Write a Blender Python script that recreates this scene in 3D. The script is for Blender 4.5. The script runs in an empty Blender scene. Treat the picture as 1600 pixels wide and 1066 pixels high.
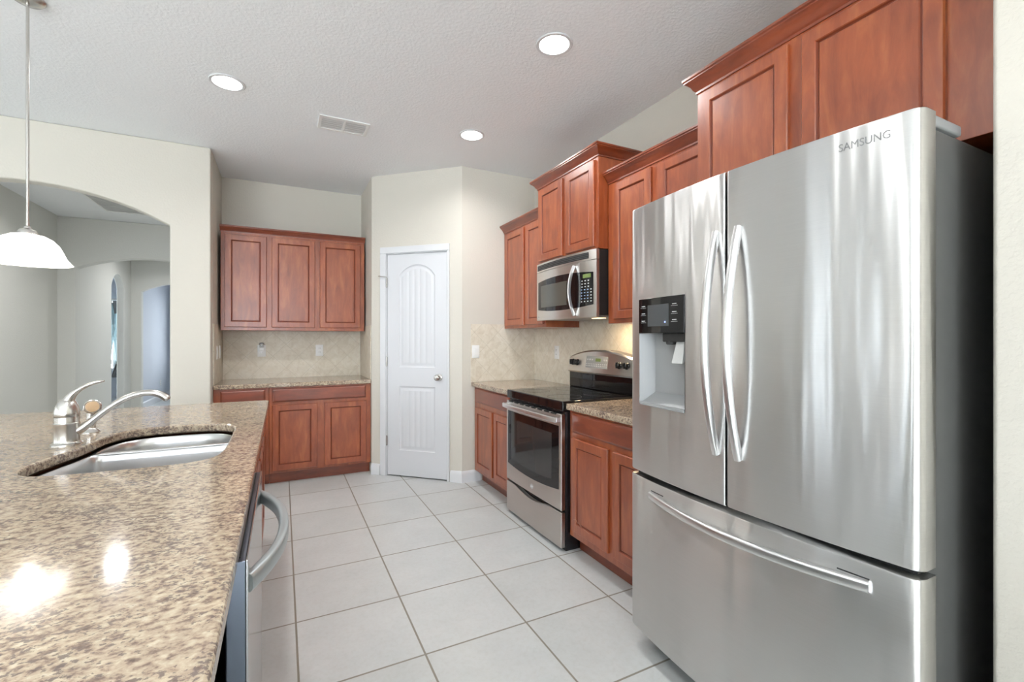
import bpy, bmesh, math, random
from mathutils import Vector, Matrix
S = bpy.context.scene
COL = S.collection
PI = math.pi
random.seed(7)

# ------------------------------------------------------------------ camera
YAW = 0.46663
CAM_H = 1.315
cd = bpy.data.cameras.new('camera')
cam = bpy.data.objects.new('camera', cd); COL.objects.link(cam)
cam.location = (0, 0, CAM_H)
cam.rotation_euler = (PI / 2, 0, -YAW)
cd.sensor_width = 36; cd.lens = 712.9 / 1600 * 36
cd.shift_y = (528.7 - 533) / 1600
cd.clip_start = 0.02; cd.clip_end = 200
S.camera = cam

# ------------------------------------------------------------------ view
S.view_settings.view_transform = 'Standard'
S.view_settings.look = 'None'
S.view_settings.gamma = 1
S.view_settings.use_curve_mapping = False
S.view_settings.exposure = 0.67
S.cycles.caustics_reflective = False
S.cycles.sample_clamp_indirect = 5.0

# ------------------------------------------------------------------ world (daylight sky outside the windows)
w = bpy.data.worlds.new('daylight'); S.world = w; w.use_nodes = True
wn = w.node_tree; wn.nodes.clear()
wo = wn.nodes.new('ShaderNodeOutputWorld'); wb = wn.nodes.new('ShaderNodeBackground')
wb.inputs['Color'].default_value = (0.83, 0.92, 1.0, 1); wb.inputs['Strength'].default_value = 7.2
wn.links.new(wb.outputs[0], wo.inputs[0])

CEIL = 2.88
LAMP_W = 5.6           # watts of each recessed lamp
SPOT_COL = (1.0, 1.0, 1.0)
# sunlight added through the rear windows to bounce off the floor and lift the ceiling
su = bpy.data.lights.new('sun', 'SUN'); su.energy = 52.0; su.angle = math.radians(1.5); su.color = (1.0, 1.0, 1.0)
so_ = bpy.data.objects.new('sun', su); COL.objects.link(so_)
so_.rotation_euler = Vector((-0.10, 1.0, -0.72)).to_track_quat('-Z', 'Z').to_euler()
# window openings: (axis, plane, lo, hi, zlo, zhi, facing)
WINDOWS = [('x', -6.2, -2.6, -1.5, 0.10, 2.25), ('x', -6.2, 0.4, 1.2, 0.75, 2.25), ('x', -6.2, 2.7, 3.6, 0.75, 2.25),
           ('y', -4.0, -5.3, -2.6, 0.08, 2.40), ('y', -4.0, -2.2, 0.1, 0.08, 2.40), ('y', 13.05, -3.85, -2.85, 0.6, 2.2),
           ('y', 13.05, -1.95, -0.85, 0.5, 2.3), ('x', -5.0, 9.2, 11.4, 0.5, 2.3)]  # last two are unseen, added to brighten the far room and bedroom
def portal(wd):
    ax, p, a, b, z0, z1 = wd
    l = bpy.data.lights.new('daylight_portal', 'AREA'); l.shape = 'RECTANGLE'
    l.size = b - a; l.size_y = z1 - z0; l.cycles.is_portal = True
    o = bpy.data.objects.new('daylight_portal', l); COL.objects.link(o)
    if ax == 'x':
        o.location = (p - 0.02, (a + b) / 2, (z0 + z1) / 2); o.rotation_euler = (PI / 2, 0, -PI / 2)
    elif p < 0:
        o.location = ((a + b) / 2, p - 0.02, (z0 + z1) / 2); o.rotation_euler = (PI / 2, 0, PI)
        o.rotation_euler = (-PI / 2, 0, PI) if False else (PI / 2, 0, PI)
    else:
        o.location = ((a + b) / 2, p + 0.02, (z0 + z1) / 2); o.rotation_euler = (PI / 2, 0, 0)
    # area lights shine along local -Z; turn each so it shines into the room
    d = {'x': Vector((1, 0, 0)), 'y': Vector((0, 1, 0)) if p < 0 else Vector((0, -1, 0))}[ax]
    o.rotation_euler = d.to_track_quat('-Z', 'Z').to_euler()
for wd in WINDOWS: portal(wd)

# ------------------------------------------------------------------ materials
def mat(name):
    m = bpy.data.materials.new(name); m.use_nodes = True
    nt = m.node_tree; b = nt.nodes['Principled BSDF']
    return m, nt, b
def srgb(r, g, b):
    f = lambda c: (c / 255 / 12.92) if c / 255 <= 0.04045 else ((c / 255 + 0.055) / 1.055) ** 2.4
    return (f(r), f(g), f(b), 1)
def N(nt, t, **kw):
    n = nt.nodes.new(t)
    for k, v in kw.items():
        if k in n.inputs: n.inputs[k].default_value = v
        else: setattr(n, k, v)
    return n
def coords(nt, scale=(1, 1, 1), rot=(0, 0, 0), loc=(0, 0, 0), kind='pos'):
    if kind == 'pos':
        g = nt.nodes.new('ShaderNodeNewGeometry'); out = g.outputs['Position']
    else:
        g = nt.nodes.new('ShaderNodeTexCoord'); out = g.outputs['Object']
    mp = nt.nodes.new('ShaderNodeMapping')
    mp.inputs['Scale'].default_value = scale; mp.inputs['Rotation'].default_value = rot; mp.inputs['Location'].default_value = loc
    nt.links.new(out, mp.inputs['Vector'])
    return mp.outputs[0]
def ramp(nt, fac, stops):
    r = nt.nodes.new('ShaderNodeValToRGB'); e = r.color_ramp.elements
    e[0].position, e[0].color = stops[0]; e[1].position, e[1].color = stops[-1]
    for p, c in stops[1:-1]:
        x = e.new(p); x.color = c
    nt.links.new(fac, r.inputs[0]); return r.outputs[0]
def mixc(nt, fac, a, b, mode='MIX'):
    m = nt.nodes.new('ShaderNodeMix'); m.data_type = 'RGBA'; m.blend_type = mode
    for sock, v in ((m.inputs[0], fac), (m.inputs[6], a), (m.inputs[7], b)):
        if hasattr(v, 'is_output'): nt.links.new(v, sock)
        else: sock.default_value = v
    return m.outputs[2]
def bump(nt, b, h, strength, dist):
    n = nt.nodes.new('ShaderNodeBump'); n.inputs['Strength'].default_value = strength; n.inputs['Distance'].default_value = dist
    nt.links.new(h, n.inputs['Height']); nt.links.new(n.outputs[0], b.inputs['Normal']); return n
def simple(name, col, rough=0.5, metal=0.0, **kw):
    m, nt, b = mat(name)
    b.inputs['Base Color'].default_value = col if len(col) == 4 else (*col, 1)
    b.inputs['Roughness'].default_value = rough; b.inputs['Metallic'].default_value = metal
    for k, v in kw.items(): b.inputs[k].default_value = v
    # a whisper of surface variation so that the material is never perfectly flat
    if metal > .9: return m
    v = coords(nt, (9, 9, 9), kind='obj'); no = N(nt, 'ShaderNodeTexNoise', Scale=3.0, Detail=3.0)
    nt.links.new(v, no.inputs['Vector'])
    mr = N(nt, 'ShaderNodeMapRange'); mr.inputs['To Min'].default_value = max(0, rough - 0.03); mr.inputs['To Max'].default_value = min(1, rough + 0.03)
    nt.links.new(no.outputs['Fac'], mr.inputs['Value']); nt.links.new(mr.outputs[0], b.inputs['Roughness'])
    return m
def plaster(name, col, strength=0.35, scale=55):
    m, nt, b = mat(name)
    b.inputs['Roughness'].default_value = 0.75
    b.inputs['Base Color'].default_value = col
    v = coords(nt)
    n1 = N(nt, 'ShaderNodeTexNoise', Scale=scale, Detail=3.0, Roughness=0.55); nt.links.new(v, n1.inputs['Vector'])
    r = ramp(nt, n1.outputs['Fac'], [(0.42, (0, 0, 0, 1)), (0.6, (1, 1, 1, 1))])
    bump(nt, b, r, strength, 0.004)
    return m
WALL = plaster('cream_wall_paint', srgb(213, 208, 197), 0.14, 70)
HALLWALL = plaster('hall_wall_light_tint', srgb(216, 215, 209), 0.2, 70)  # wall paint with the hall's greyer light put into its colour
BLUEWALL = plaster('blue_grey_wall_paint', srgb(206, 210, 218), 0.2, 70)
CEILM = plaster('ceiling_paint', srgb(244, 246, 248), 0.22, 60)
TRIM = simple('white_trim_paint', srgb(221, 222, 224), 0.35)
DOORW = simple('white_door_paint', srgb(217, 218, 221), 0.4)
PLASTIC = simple('white_plastic', srgb(240, 240, 238), 0.35)
SLOT = simple('dark_slot', srgb(40, 40, 40), 0.5)

def wood(name, c0, c1, c2, axis='z'):
    m, nt, b = mat(name)
    sc = {'z': (4, 4, 0.8), 'h': (1.0, 1.0, 5)}[axis]
    v = coords(nt, sc)
    n1 = N(nt, 'ShaderNodeTexNoise', Scale=5.0, Detail=6.0, Roughness=0.6, Distortion=0.6); nt.links.new(v, n1.inputs['Vector'])
    v2 = coords(nt, (2.2, 2.2, 1.6))
    n2 = N(nt, 'ShaderNodeTexNoise', Scale=2.6, Detail=4.0, Roughness=0.6); nt.links.new(v2, n2.inputs['Vector'])
    v3 = coords(nt, tuple(s * 9 for s in sc))
    n3 = N(nt, 'ShaderNodeTexNoise', Scale=6.0, Detail=4.0); nt.links.new(v3, n3.inputs['Vector'])
    a = ramp(nt, n1.outputs['Fac'], [(0.3, c0), (0.52, c1), (0.72, c2)])
    bl = ramp(nt, n2.outputs['Fac'], [(0.3, (0.84, 0.80, 0.78, 1)), (0.7, (1.06, 1.06, 1.05, 1))])
    c = mixc(nt, 1.0, a, bl, 'MULTIPLY')
    fi = ramp(nt, n3.outputs['Fac'], [(0.3, (0.86, 0.86, 0.86, 1)), (0.6, (1, 1, 1, 1))])
    c = mixc(nt, 0.4, c, fi, 'MULTIPLY')
    nt.links.new(c, b.inputs['Base Color'])
    b.inputs['Roughness'].default_value = 0.34
    b.inputs['Coat Weight'].default_value = 0.8; b.inputs['Coat Roughness'].default_value = 0.32
    bump(nt, b, n3.outputs['Fac'], 0.08, 0.001)
    return m
WOOD = wood('cherry_wood', srgb(130, 58, 26), srgb(154, 75, 37), srgb(174, 97, 52))
WOODH = wood('cherry_wood_crown', srgb(108, 44, 20), srgb(128, 55, 26), srgb(146, 70, 38), 'h')

def granite(name, lift=1.0):
    m, nt, b = mat(name)
    g = nt.nodes.new('ShaderNodeNewGeometry')
    mp = nt.nodes.new('ShaderNodeMapping'); mp.inputs['Scale'].default_value = (0.85, 1.1, 1.0); mp.inputs['Rotation'].default_value = (0, 0, 0.25)
    nt.links.new(g.outputs['Position'], mp.inputs['Vector']); v = mp.outputs[0]
    n0 = N(nt, 'ShaderNodeTexNoise', Scale=14.0, Detail=5.0, Roughness=0.65, Distortion=0.4)
    n1 = N(nt, 'ShaderNodeTexNoise', Scale=72.0, Detail=4.5, Roughness=0.6, Distortion=0.2)
    n2 = N(nt, 'ShaderNodeTexNoise', Scale=130.0, Detail=3.0, Roughness=0.6)
    n3 = N(nt, 'ShaderNodeTexNoise', Scale=3.5, Detail=3.0, Roughness=0.5)
    vo = N(nt, 'ShaderNodeTexVoronoi', Scale=85.0)
    for n in (n0, n1, n2, n3, vo): nt.links.new(v, n.inputs['Vector'])
    base = ramp(nt, n1.outputs['Fac'], [(0.28, srgb(92, 77, 71)), (0.40, srgb(138, 119, 106)), (0.49, srgb(176, 158, 139)), (0.62, srgb(196, 181, 158)), (0.8, srgb(212, 202, 186))])
    # dark crystals, gathered into loose clusters
    add = N(nt, 'ShaderNodeMath', operation='MULTIPLY_ADD'); nt.links.new(n0.outputs['Fac'], add.inputs[0]); add.inputs[1].default_value = 0.75; nt.links.new(n2.outputs['Fac'], add.inputs[2])
    dk = ramp(nt, add.outputs[0], [(0.93, (0, 0, 0, 1)), (1.0, (0.85, 0.85, 0.85, 1))])
    base = mixc(nt, dk, base, srgb(104, 92, 88))
    tint = ramp(nt, n3.outputs['Fac'], [(0.35, (0.93, 0.92, 0.91, 1)), (0.65, (1.04, 1.02, 0.98, 1))])
    base = mixc(nt, 0.8, base, tint, 'MULTIPLY')
    cell = ramp(nt, vo.outputs['Color'], [(0.1, (0.86, 0.85, 0.84, 1)), (0.9, (1.08, 1.07, 1.04, 1))])
    base = mixc(nt, 0.7, base, cell, 'MULTIPLY')
    nt.links.new(base, b.inputs['Base Color'])
    b.inputs['Roughness'].default_value = 0.10
    b.inputs['Specular IOR Level'].default_value = 0.55
    bump(nt, b, n2.outputs['Fac'], 0.04, 0.0006)
    return m
GRANITE = granite('speckled_granite')

def tiles():
    m, nt, b = mat('floor_tile')
    v = coords(nt, (1, 1, 1), loc=(-0.0565, -2.332, 0))
    br = nt.nodes.new('ShaderNodeTexBrick'); br.offset = 0; br.squash = 1
    br.inputs['Scale'].default_value = 1; br.inputs['Mortar Size'].default_value = 0.0045; br.inputs['Mortar Smooth'].default_value = 0.15
    br.inputs['Brick Width'].default_value = 0.4759; br.inputs['Row Height'].default_value = 0.4759; br.inputs['Bias'].default_value = 0
    br.inputs['Color1'].default_value = (1, 1, 1, 1); br.inputs['Color2'].default_value = (0.94, 0.94, 0.93, 1); br.inputs['Mortar'].default_value = (1, 1, 1, 1)
    nt.links.new(v, br.inputs['Vector'])
    v2 = coords(nt)
    n1 = N(nt, 'ShaderNodeTexNoise', Scale=4.0, Detail=6.0, Roughness=0.65); nt.links.new(v2, n1.inputs['Vector'])
    n2 = N(nt, 'ShaderNodeTexNoise', Scale=45.0, Detail=5.0, Roughness=0.7); nt.links.new(v2, n2.inputs['Vector'])
    c = ramp(nt, n1.outputs['Fac'], [(0.3, srgb(201, 204, 203)), (0.7, srgb(212, 214, 213))])
    c = mixc(nt, 1.0, c, br.outputs['Color'], 'MULTIPLY')
    f = ramp(nt, n2.outputs['Fac'], [(0.35, (0.93, 0.92, 0.90, 1)), (0.55, (1, 1, 1, 1))])
    c = mixc(nt, 0.7, c, f, 'MULTIPLY')
    c = mixc(nt, br.outputs['Fac'], c, srgb(138, 132, 120))
    nt.links.new(c, b.inputs['Base Color'])
    b.inputs['Roughness'].default_value = 0.36
    inv = N(nt, 'ShaderNodeMath', operation='SUBTRACT'); inv.inputs[0].default_value = 1; nt.links.new(br.outputs['Fac'], inv.inputs[1])
    ad = N(nt, 'ShaderNodeMath', operation='MULTIPLY_ADD'); nt.links.new(n2.outputs['Fac'], ad.inputs[0]); ad.inputs[1].default_value = 0.12; nt.links.new(inv.outputs[0], ad.inputs[2])
    bump(nt, b, ad.outputs[0], 0.35, 0.002)
    return m
FLOOR = tiles()

def splash(name, axis):
    """travertine tile set on the diagonal; axis = world axis that runs along the wall"""
    m, nt, b = mat(name)
    g = nt.nodes.new('ShaderNodeNewGeometry'); sp = nt.nodes.new('ShaderNodeSeparateXYZ'); nt.links.new(g.outputs['Position'], sp.inputs[0])
    cb = nt.nodes.new('ShaderNodeCombineXYZ'); nt.links.new(sp.outputs[axis], cb.inputs[0]); nt.links.new(sp.outputs['Z'], cb.inputs[1])
    mp = nt.nodes.new('ShaderNodeMapping'); mp.inputs['Rotation'].default_value = (0, 0, PI / 4); mp.inputs['Location'].default_value = (0.02, -0.07, 0)
    nt.links.new(cb.outputs[0], mp.inputs['Vector'])
    br = nt.nodes.new('ShaderNodeTexBrick'); br.offset = 0; br.squash = 1
    br.inputs['Scale'].default_value = 1; br.inputs['Mortar Size'].default_value = 0.0014; br.inputs['Mortar Smooth'].default_value = 0.3
    br.inputs['Brick Width'].default_value = 0.168; br.inputs['Row Height'].default_value = 0.168
    br.inputs['Color1'].default_value = (1, 1, 1, 1); br.inputs['Color2'].default_value = (0.955, 0.95, 0.94, 1); br.inputs['Mortar'].default_value = (1, 1, 1, 1)
    nt.links.new(mp.outputs[0], br.inputs['Vector'])
    n1 = N(nt, 'ShaderNodeTexNoise', Scale=16.0, Detail=7.0, Roughness=0.7, Distortion=0.8); nt.links.new(g.outputs['Position'], n1.inputs['Vector'])
    c = ramp(nt, n1.outputs['Fac'], [(0.33, srgb(211, 200, 181)), (0.5, srgb(223, 214, 197)), (0.66, srgb(231, 224, 210))])
    c = mixc(nt, 1.0, c, br.outputs['Color'], 'MULTIPLY')
    c = mixc(nt, br.outputs['Fac'], c, srgb(193, 183, 165))
    nt.links.new(c, b.inputs['Base Color']); b.inputs['Roughness'].default_value = 0.5
    bump(nt, b, n1.outputs['Fac'], 0.1, 0.002)
    return m
SPLX = splash('travertine_splash_x', 'X'); SPLY = splash('travertine_splash_y', 'Y')

def steel(name, col, rough, horiz=True, aniso=0.97, wave=0.0):
    m, nt, b = mat(name)
    b.inputs['Metallic'].default_value = 1.0
    b.inputs['Anisotropic'].default_value = aniso
    b.inputs['Anisotropic Rotation'].default_value = 0.25
    t = nt.nodes.new('ShaderNodeTangent'); t.direction_type = 'RADIAL'; t.axis = 'Z'
    nt.links.new(t.outputs[0], b.inputs['Tangent'])
    v = coords(nt, (1.5, 1.5, 260)); n = N(nt, 'ShaderNodeTexNoise', Scale=3.0, Detail=3.0); nt.links.new(v, n.inputs['Vector'])
    v2 = coords(nt, (2.5, 2.5, 2.5)); n2 = N(nt, 'ShaderNodeTexNoise', Scale=2.5, Detail=5.0, Roughness=0.65); nt.links.new(v2, n2.inputs['Vector'])
    mr = N(nt, 'ShaderNodeMapRange'); mr.inputs['To Min'].default_value = rough - 0.05; mr.inputs['To Max'].default_value = rough + 0.07
    nt.links.new(n2.outputs['Fac'], mr.inputs['Value']); nt.links.new(mr.outputs[0], b.inputs['Roughness'])
    if wave:
        v3 = coords(nt, (0.2, 5.5, 0.35)); n3 = N(nt, 'ShaderNodeTexNoise', Scale=1.6, Detail=2.0, Roughness=0.4); nt.links.new(v3, n3.inputs['Vector'])
        bump(nt, b, n3.outputs['Fac'], 1.0, wave)
    k = ramp(nt, n.outputs['Fac'], [(0.2, tuple(c * 0.93 for c in col[:3]) + (1,)), (0.8, col)])
    nt.links.new(k, b.inputs['Base Color'])
    return m
STEEL = steel('brushed_stainless', (0.69, 0.685, 0.675, 1), 0.33, wave=0.010)
STEELB = steel('range_stainless', (0.73, 0.705, 0.675, 1), 0.33)
STEELS = simple('sink_stainless', (0.66, 0.66, 0.66, 1), 0.28, 1.0)
NICKEL = simple('brushed_nickel', (0.56, 0.54, 0.51, 1), 0.27, 1.0)
CHROME = simple('satin_handle_metal', (0.78, 0.78, 0.78, 1), 0.30, 1.0)
LETTER = simple('grey_lettering', (0.22, 0.22, 0.22, 1), 0.4, 0.6)
BLACK = simple('black_enamel', (0.010, 0.010, 0.012, 1), 0.22)
BLACKG = simple('black_glass', (0.006, 0.006, 0.007, 1), 0.04)
INNERG = simple('oven_window_glass', (0.035, 0.036, 0.036, 1), 0.05)
MWG = simple('microwave_window_glass', (0.08, 0.078, 0.065, 1), 0.12)
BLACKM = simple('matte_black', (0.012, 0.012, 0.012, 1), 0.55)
DKGREY = simple('fridge_side_grey', (0.105, 0.105, 0.102, 1), 0.40)
GREYP = simple('grey_plastic', (0.29, 0.295, 0.295, 1), 0.35)
MIDG = simple('grey_metal_paint', (0.42, 0.42, 0.42, 1), 0.4)
DISPG = simple('display_grey', (0.06, 0.065, 0.07, 1), 0.15)
LCD = simple('green_display', (0.16, 0.22, 0.07, 1), 0.2)
KEYB = simple('blue_key_print', (0.30, 0.42, 0.62, 1), 0.4)
KEYW = simple('white_key_print', (0.7, 0.7, 0.7, 1), 0.4)
COPPER = simple('tan_spray_face', (0.55, 0.36, 0.2, 1), 0.35)
GREYCLOTH = simple('grey_patterned_cloth', (0.25, 0.25, 0.25, 1), 0.85)
def sheer():
    m, nt, b = mat('pale_blue_sheer')
    b.inputs['Base Color'].default_value = srgb(218, 230, 232); b.inputs['Roughness'].default_value = 0.9
    out = nt.nodes['Material Output']
    tr = nt.nodes.new('ShaderNodeBsdfTranslucent'); tr.inputs[0].default_value = srgb(225, 238, 240)
    mx = nt.nodes.new('ShaderNodeMixShader'); mx.inputs[0].default_value = 0.35
    nt.links.new(b.outputs[0], mx.inputs[1]); nt.links.new(tr.outputs[0], mx.inputs[2]); nt.links.new(mx.outputs[0], out.inputs[0])
    return m
SHEER = sheer()
def emit(name, col, s):
    m, nt, b = mat(name)
    b.inputs['Base Color'].default_value = (0.9, 0.9, 0.9, 1)
    b.inputs['Emission Color'].default_value = col; b.inputs['Emission Strength'].default_value = s
    return m
LAMP = emit('lamp_diffuser', (1, 0.98, 0.95, 1), 9.0)
SHADE = emit('lit_white_glass_shade', (1, 0.95, 0.86, 1), 1.35)
BLUELED = emit('blue_indicator', (0.1, 0.2, 1, 1), 2.0)
def pane():
    m, nt, b = mat('window_glass')
    out = nt.nodes['Material Output']
    tr = nt.nodes.new('ShaderNodeBsdfTransparent'); gl = nt.nodes.new('ShaderNodeBsdfGlossy'); gl.inputs['Roughness'].default_value = 0.02
    fr = nt.nodes.new('ShaderNodeFresnel'); fr.inputs[0].default_value = 1.45
    mx = nt.nodes.new('ShaderNodeMixShader')
    nt.links.new(fr.outputs[0], mx.inputs[0]); nt.links.new(tr.outputs[0], mx.inputs[1]); nt.links.new(gl.outputs[0], mx.inputs[2]); nt.links.new(mx.outputs[0], out.inputs[0])
    return m
GLASS = pane()
def clearp():
    m, nt, b = mat('clear_plastic')
    b.inputs['Base Color'].default_value = (0.9, 0.92, 0.92, 1); b.inputs['Transmission Weight'].default_value = 0.8; b.inputs['Roughness'].default_value = 0.1
    return m
CLEAR = clearp()

# ------------------------------------------------------------------ mesh helpers
class Fr:
    """frame on an upright face: u runs along it, n stands out from it, z is up"""
    def __init__(s, O, U, Nn): s.O = Vector((O[0], O[1], 0)); s.U = Vector((U[0], U[1], 0)); s.N = Vector((Nn[0], Nn[1], 0))
    def p(s, u, n, z): return s.O + s.U * u + s.N * n + Vector((0, 0, z))
    def at(s, n): return Fr(s.O + s.N * n, s.U, s.N)
def RX(x): return Fr((x, 0), (0, 1), (-1, 0))      # face looking towards -X, u = world Y
def FY(y): return Fr((0, y), (1, 0), (0, -1))      # face looking towards -Y, u = world X
def LX(x): return Fr((x, 0), (0, 1), (1, 0))       # face looking towards +X, u = world Y

class MB:
    def __init__(s): s.bm = bmesh.new()
    def v(s, p): return s.bm.verts.new(p)
    def face(s, vs):
        try: return s.bm.faces.new(vs)
        except ValueError: return None
    def box(s, x0, x1, y0, y1, z0, z1):
        P = [(x, y, z) for z in (z0, z1) for y in (y0, y1) for x in (x0, x1)]
        V = [s.v(p) for p in P]
        for f in ((0, 2, 3, 1), (4, 5, 7, 6), (0, 1, 5, 4), (2, 6, 7, 3), (0, 4, 6, 2), (1, 3, 7, 5)): s.face([V[i] for i in f])
        return s
    def fbox(s, F, u0, u1, n0, n1, z0, z1):
        V = [s.v(F.p(u, n, z)) for z in (z0, z1) for n in (n0, n1) for u in (u0, u1)]
        for f in ((0, 2, 3, 1), (4, 5, 7, 6), (0, 1, 5, 4), (2, 6, 7, 3), (0, 4, 6, 2), (1, 3, 7, 5)): s.face([V[i] for i in f])
        return s
    def loft(s, loops, cap0=True, cap1=True, closed=True):
        L = [[s.v(p) for p in l] for l in loops]
        n = len(L[0])
        for a, b in zip(L, L[1:]):
            for i in range(n if closed else n - 1):
                j = (i + 1) % n; s.face([a[i], a[j], b[j], b[i]])
        if cap0: s.face(L[0][::-1])
        if cap1: s.face(L[-1])
        return s
    def prism(s, F, poly, n0, n1):
        return s.loft([[F.p(u, n0, z) for u, z in poly], [F.p(u, n1, z) for u, z in poly]])
    def slab(s, poly, z0, z1):
        return s.loft([[Vector((x, y, z0)) for x, y in poly], [Vector((x, y, z1)) for x, y in poly]])
    def lathe(s, prof, c, seg=24, axis=(0, 0, 1), cap0=True, cap1=True):
        q = Vector((0, 0, 1)).rotation_difference(Vector(axis))
        loops = [[Vector(c) + q @ Vector((r * math.cos(2 * PI * i / seg), r * math.sin(2 * PI * i / seg), h)) for i in range(seg)] for r, h in prof]
        return s.loft(loops, cap0, cap1)
    def sweep(s, path, sec, up=Vector((0, 0, 1))):
        """sweep section [(a,b)] (a along side, b along normal); sec may be a function of t"""
        path = [Vector(p) for p in path]; loops = []
        for i, p in enumerate(path):
            t = (path[min(i + 1, len(path) - 1)] - path[max(i - 1, 0)]).normalized()
            side = t.cross(up)
            if side.length < 1e-4: side = Vector((1, 0, 0))
            side.normalize(); nn = side.cross(t).normalized()
            sc = sec(i / (len(path) - 1)) if callable(sec) else sec
            loops.append([p + side * a + nn * b for a, b in sc])
        return s.loft(loops)
    def rings(s, F, u0, u1, z0, z1, prof):
        """raised / sunk rectangular front: prof = [(inset, n)]"""
        loops = [[F.p(u0 + i, n, z0 + i), F.p(u1 - i, n, z0 + i), F.p(u1 - i, n, z1 - i), F.p(u0 + i, n, z1 - i)] for i, n in prof]
        return s.loft([[F.p(u0, 0, z0), F.p(u1, 0, z0), F.p(u1, 0, z1), F.p(u0, 0, z1)]] + loops)
    def curved(s, F, us, zlo, zhi, n0, nf, zs=1):
        """solid slab whose front follows nf(u); zlo, zhi functions of u"""
        zl = zlo if callable(zlo) else (lambda u: zlo); zh = zhi if callable(zhi) else (lambda u: zhi)
        n0f = n0 if callable(n0) else (lambda u: n0)
        cols = [[F.p(u, n0f(u), zl(u)), F.p(u, nf(u), zl(u)), F.p(u, nf(u), zh(u)), F.p(u, n0f(u), zh(u))] for u in us]
        return s.loft(cols)
def circ(r, n=16, ry=None): return [(r * math.cos(2 * PI * i / n), (ry or r) * math.sin(2 * PI * i / n)) for i in range(n)]
def rrect(w, h, r, n=4):
    out = []
    for cx, cy, a0 in ((w / 2 - r, h / 2 - r, 0), (-w / 2 + r, h / 2 - r, 90), (-w / 2 + r, -h / 2 + r, 180), (w / 2 - r, -h / 2 + r, 270)):
        for k in range(n + 1):
            a = math.radians(a0 + 90 * k / n); out.append((cx + r * math.cos(a), cy + r * math.sin(a)))
    return out
def lin(a, b, n): return [a + (b - a) * i / (n - 1) for i in range(n)]

ORG = {}
def tag(o, label=None, cat=None, group=None, kind=None):
    if label: o['label'] = label
    if cat: o['category'] = cat
    if group: o['group'] = group
    if kind: o['kind'] = kind
    return o
def thing(name, loc, label, cat, group=None, kind=None):
    o = bpy.data.objects.new(name, None); COL.objects.link(o); o.location = loc
    o.empty_display_size = 0.1
    ORG[o.name] = Vector(loc)
    return tag(o, label, cat, group, kind)
def build(mb, name, m, parent=None, bevel=0.0, smooth=True, seg=2, label=None, angle=35, org=None):
    bm = mb.bm
    bmesh.ops.recalc_face_normals(bm, faces=bm.faces[:])
    o_ = ORG[parent.name] if parent else (Vector(org) if org is not None else Vector((0, 0, 0)))
    if not parent and org is None:
        lo = Vector([min(v.co[i] for v in bm.verts) for i in range(3)]); hi = Vector([max(v.co[i] for v in bm.verts) for i in range(3)])
        o_ = Vector(((lo.x + hi.x) / 2, (lo.y + hi.y) / 2, lo.z))
    for v in bm.verts: v.co -= o_
    me = bpy.data.meshes.new(name); bm.to_mesh(me); bm.free()
    for mm in (m if isinstance(m, (list, tuple)) else [m]): me.materials.append(mm)
    if smooth:
        me.polygons.foreach_set('use_smooth', [True] * len(me.polygons)); me.set_sharp_from_angle(angle=math.radians(angle))
    o = bpy.data.objects.new(name, me); COL.objects.link(o)
    ORG[o.name] = o_
    if parent: o.parent = parent
    else: o.location = o_
    if bevel:
        b = o.modifiers.new('bevel', 'BEVEL'); b.width = bevel; b.segments = seg; b.limit_method = 'ANGLE'; b.angle_limit = math.radians(40); b.harden_normals = smooth
    if label: o['label'] = label
    return o
def struct(mb, name, m, **kw):
    o = build(mb, name, m, **kw)
    if o.parent is None: o['kind'] = 'structure'
    return o
def copy_thing(o, delta, label, parent=None):
    c = o.copy(); COL.objects.link(c)
    if parent: c.parent = parent
    else: c.location = Vector(o.location) + Vector(delta); c['label'] = label
    for ch in list(o.children):
        copy_thing(ch, delta, None, c)
    return c
def text_mesh(s, size, depth, bold=0.0):
    cu = bpy.data.curves.new('t', 'FONT'); cu.body = s; cu.size = size; cu.extrude = depth; cu.offset = bold; cu.align_x = 'CENTER'; cu.align_y = 'CENTER'
    o = bpy.data.objects.new('t', cu); COL.objects.link(o); dg = bpy.context.evaluated_depsgraph_get()
    me = bpy.data.meshes.new_from_object(o.evaluated_get(dg)); bpy.data.objects.remove(o); return me
def lettering(s, size, F, u, n, z, name, m, parent, depth=0.0006, stretch=1.0, spacing=None, nf=None, flip=True, bold=0.0):
    """letters on an upright face; u grows to the viewer's right unless flip"""
    me = text_mesh(s, size, depth, bold)
    mb = MB(); mb.bm.from_mesh(me)
    for v in mb.bm.verts:
        uu = v.co.x * stretch * (-1 if flip else 1)
        v.co = F.p(u + uu, (nf(u + uu) if nf else n) + v.co.z + depth, z + v.co.y)
    return build(mb, name, m, parent, smooth=False)
def arch(u0, u1, zs, zt, n=20):
    """points of a segmental arch from u1 to u0 springing at zs, crown at zt"""
    h = (u1 - u0) / 2; r = zt - zs; R = (h * h + r * r) / (2 * r); uc = (u0 + u1) / 2; zc = zt - R
    a = math.asin(min(1, h / R)) if r <= h else PI / 2
    return [(uc + R * math.sin(a - 2 * a * k / n), zc + R * math.cos(a - 2 * a * k / n)) for k in range(n + 1)]

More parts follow.
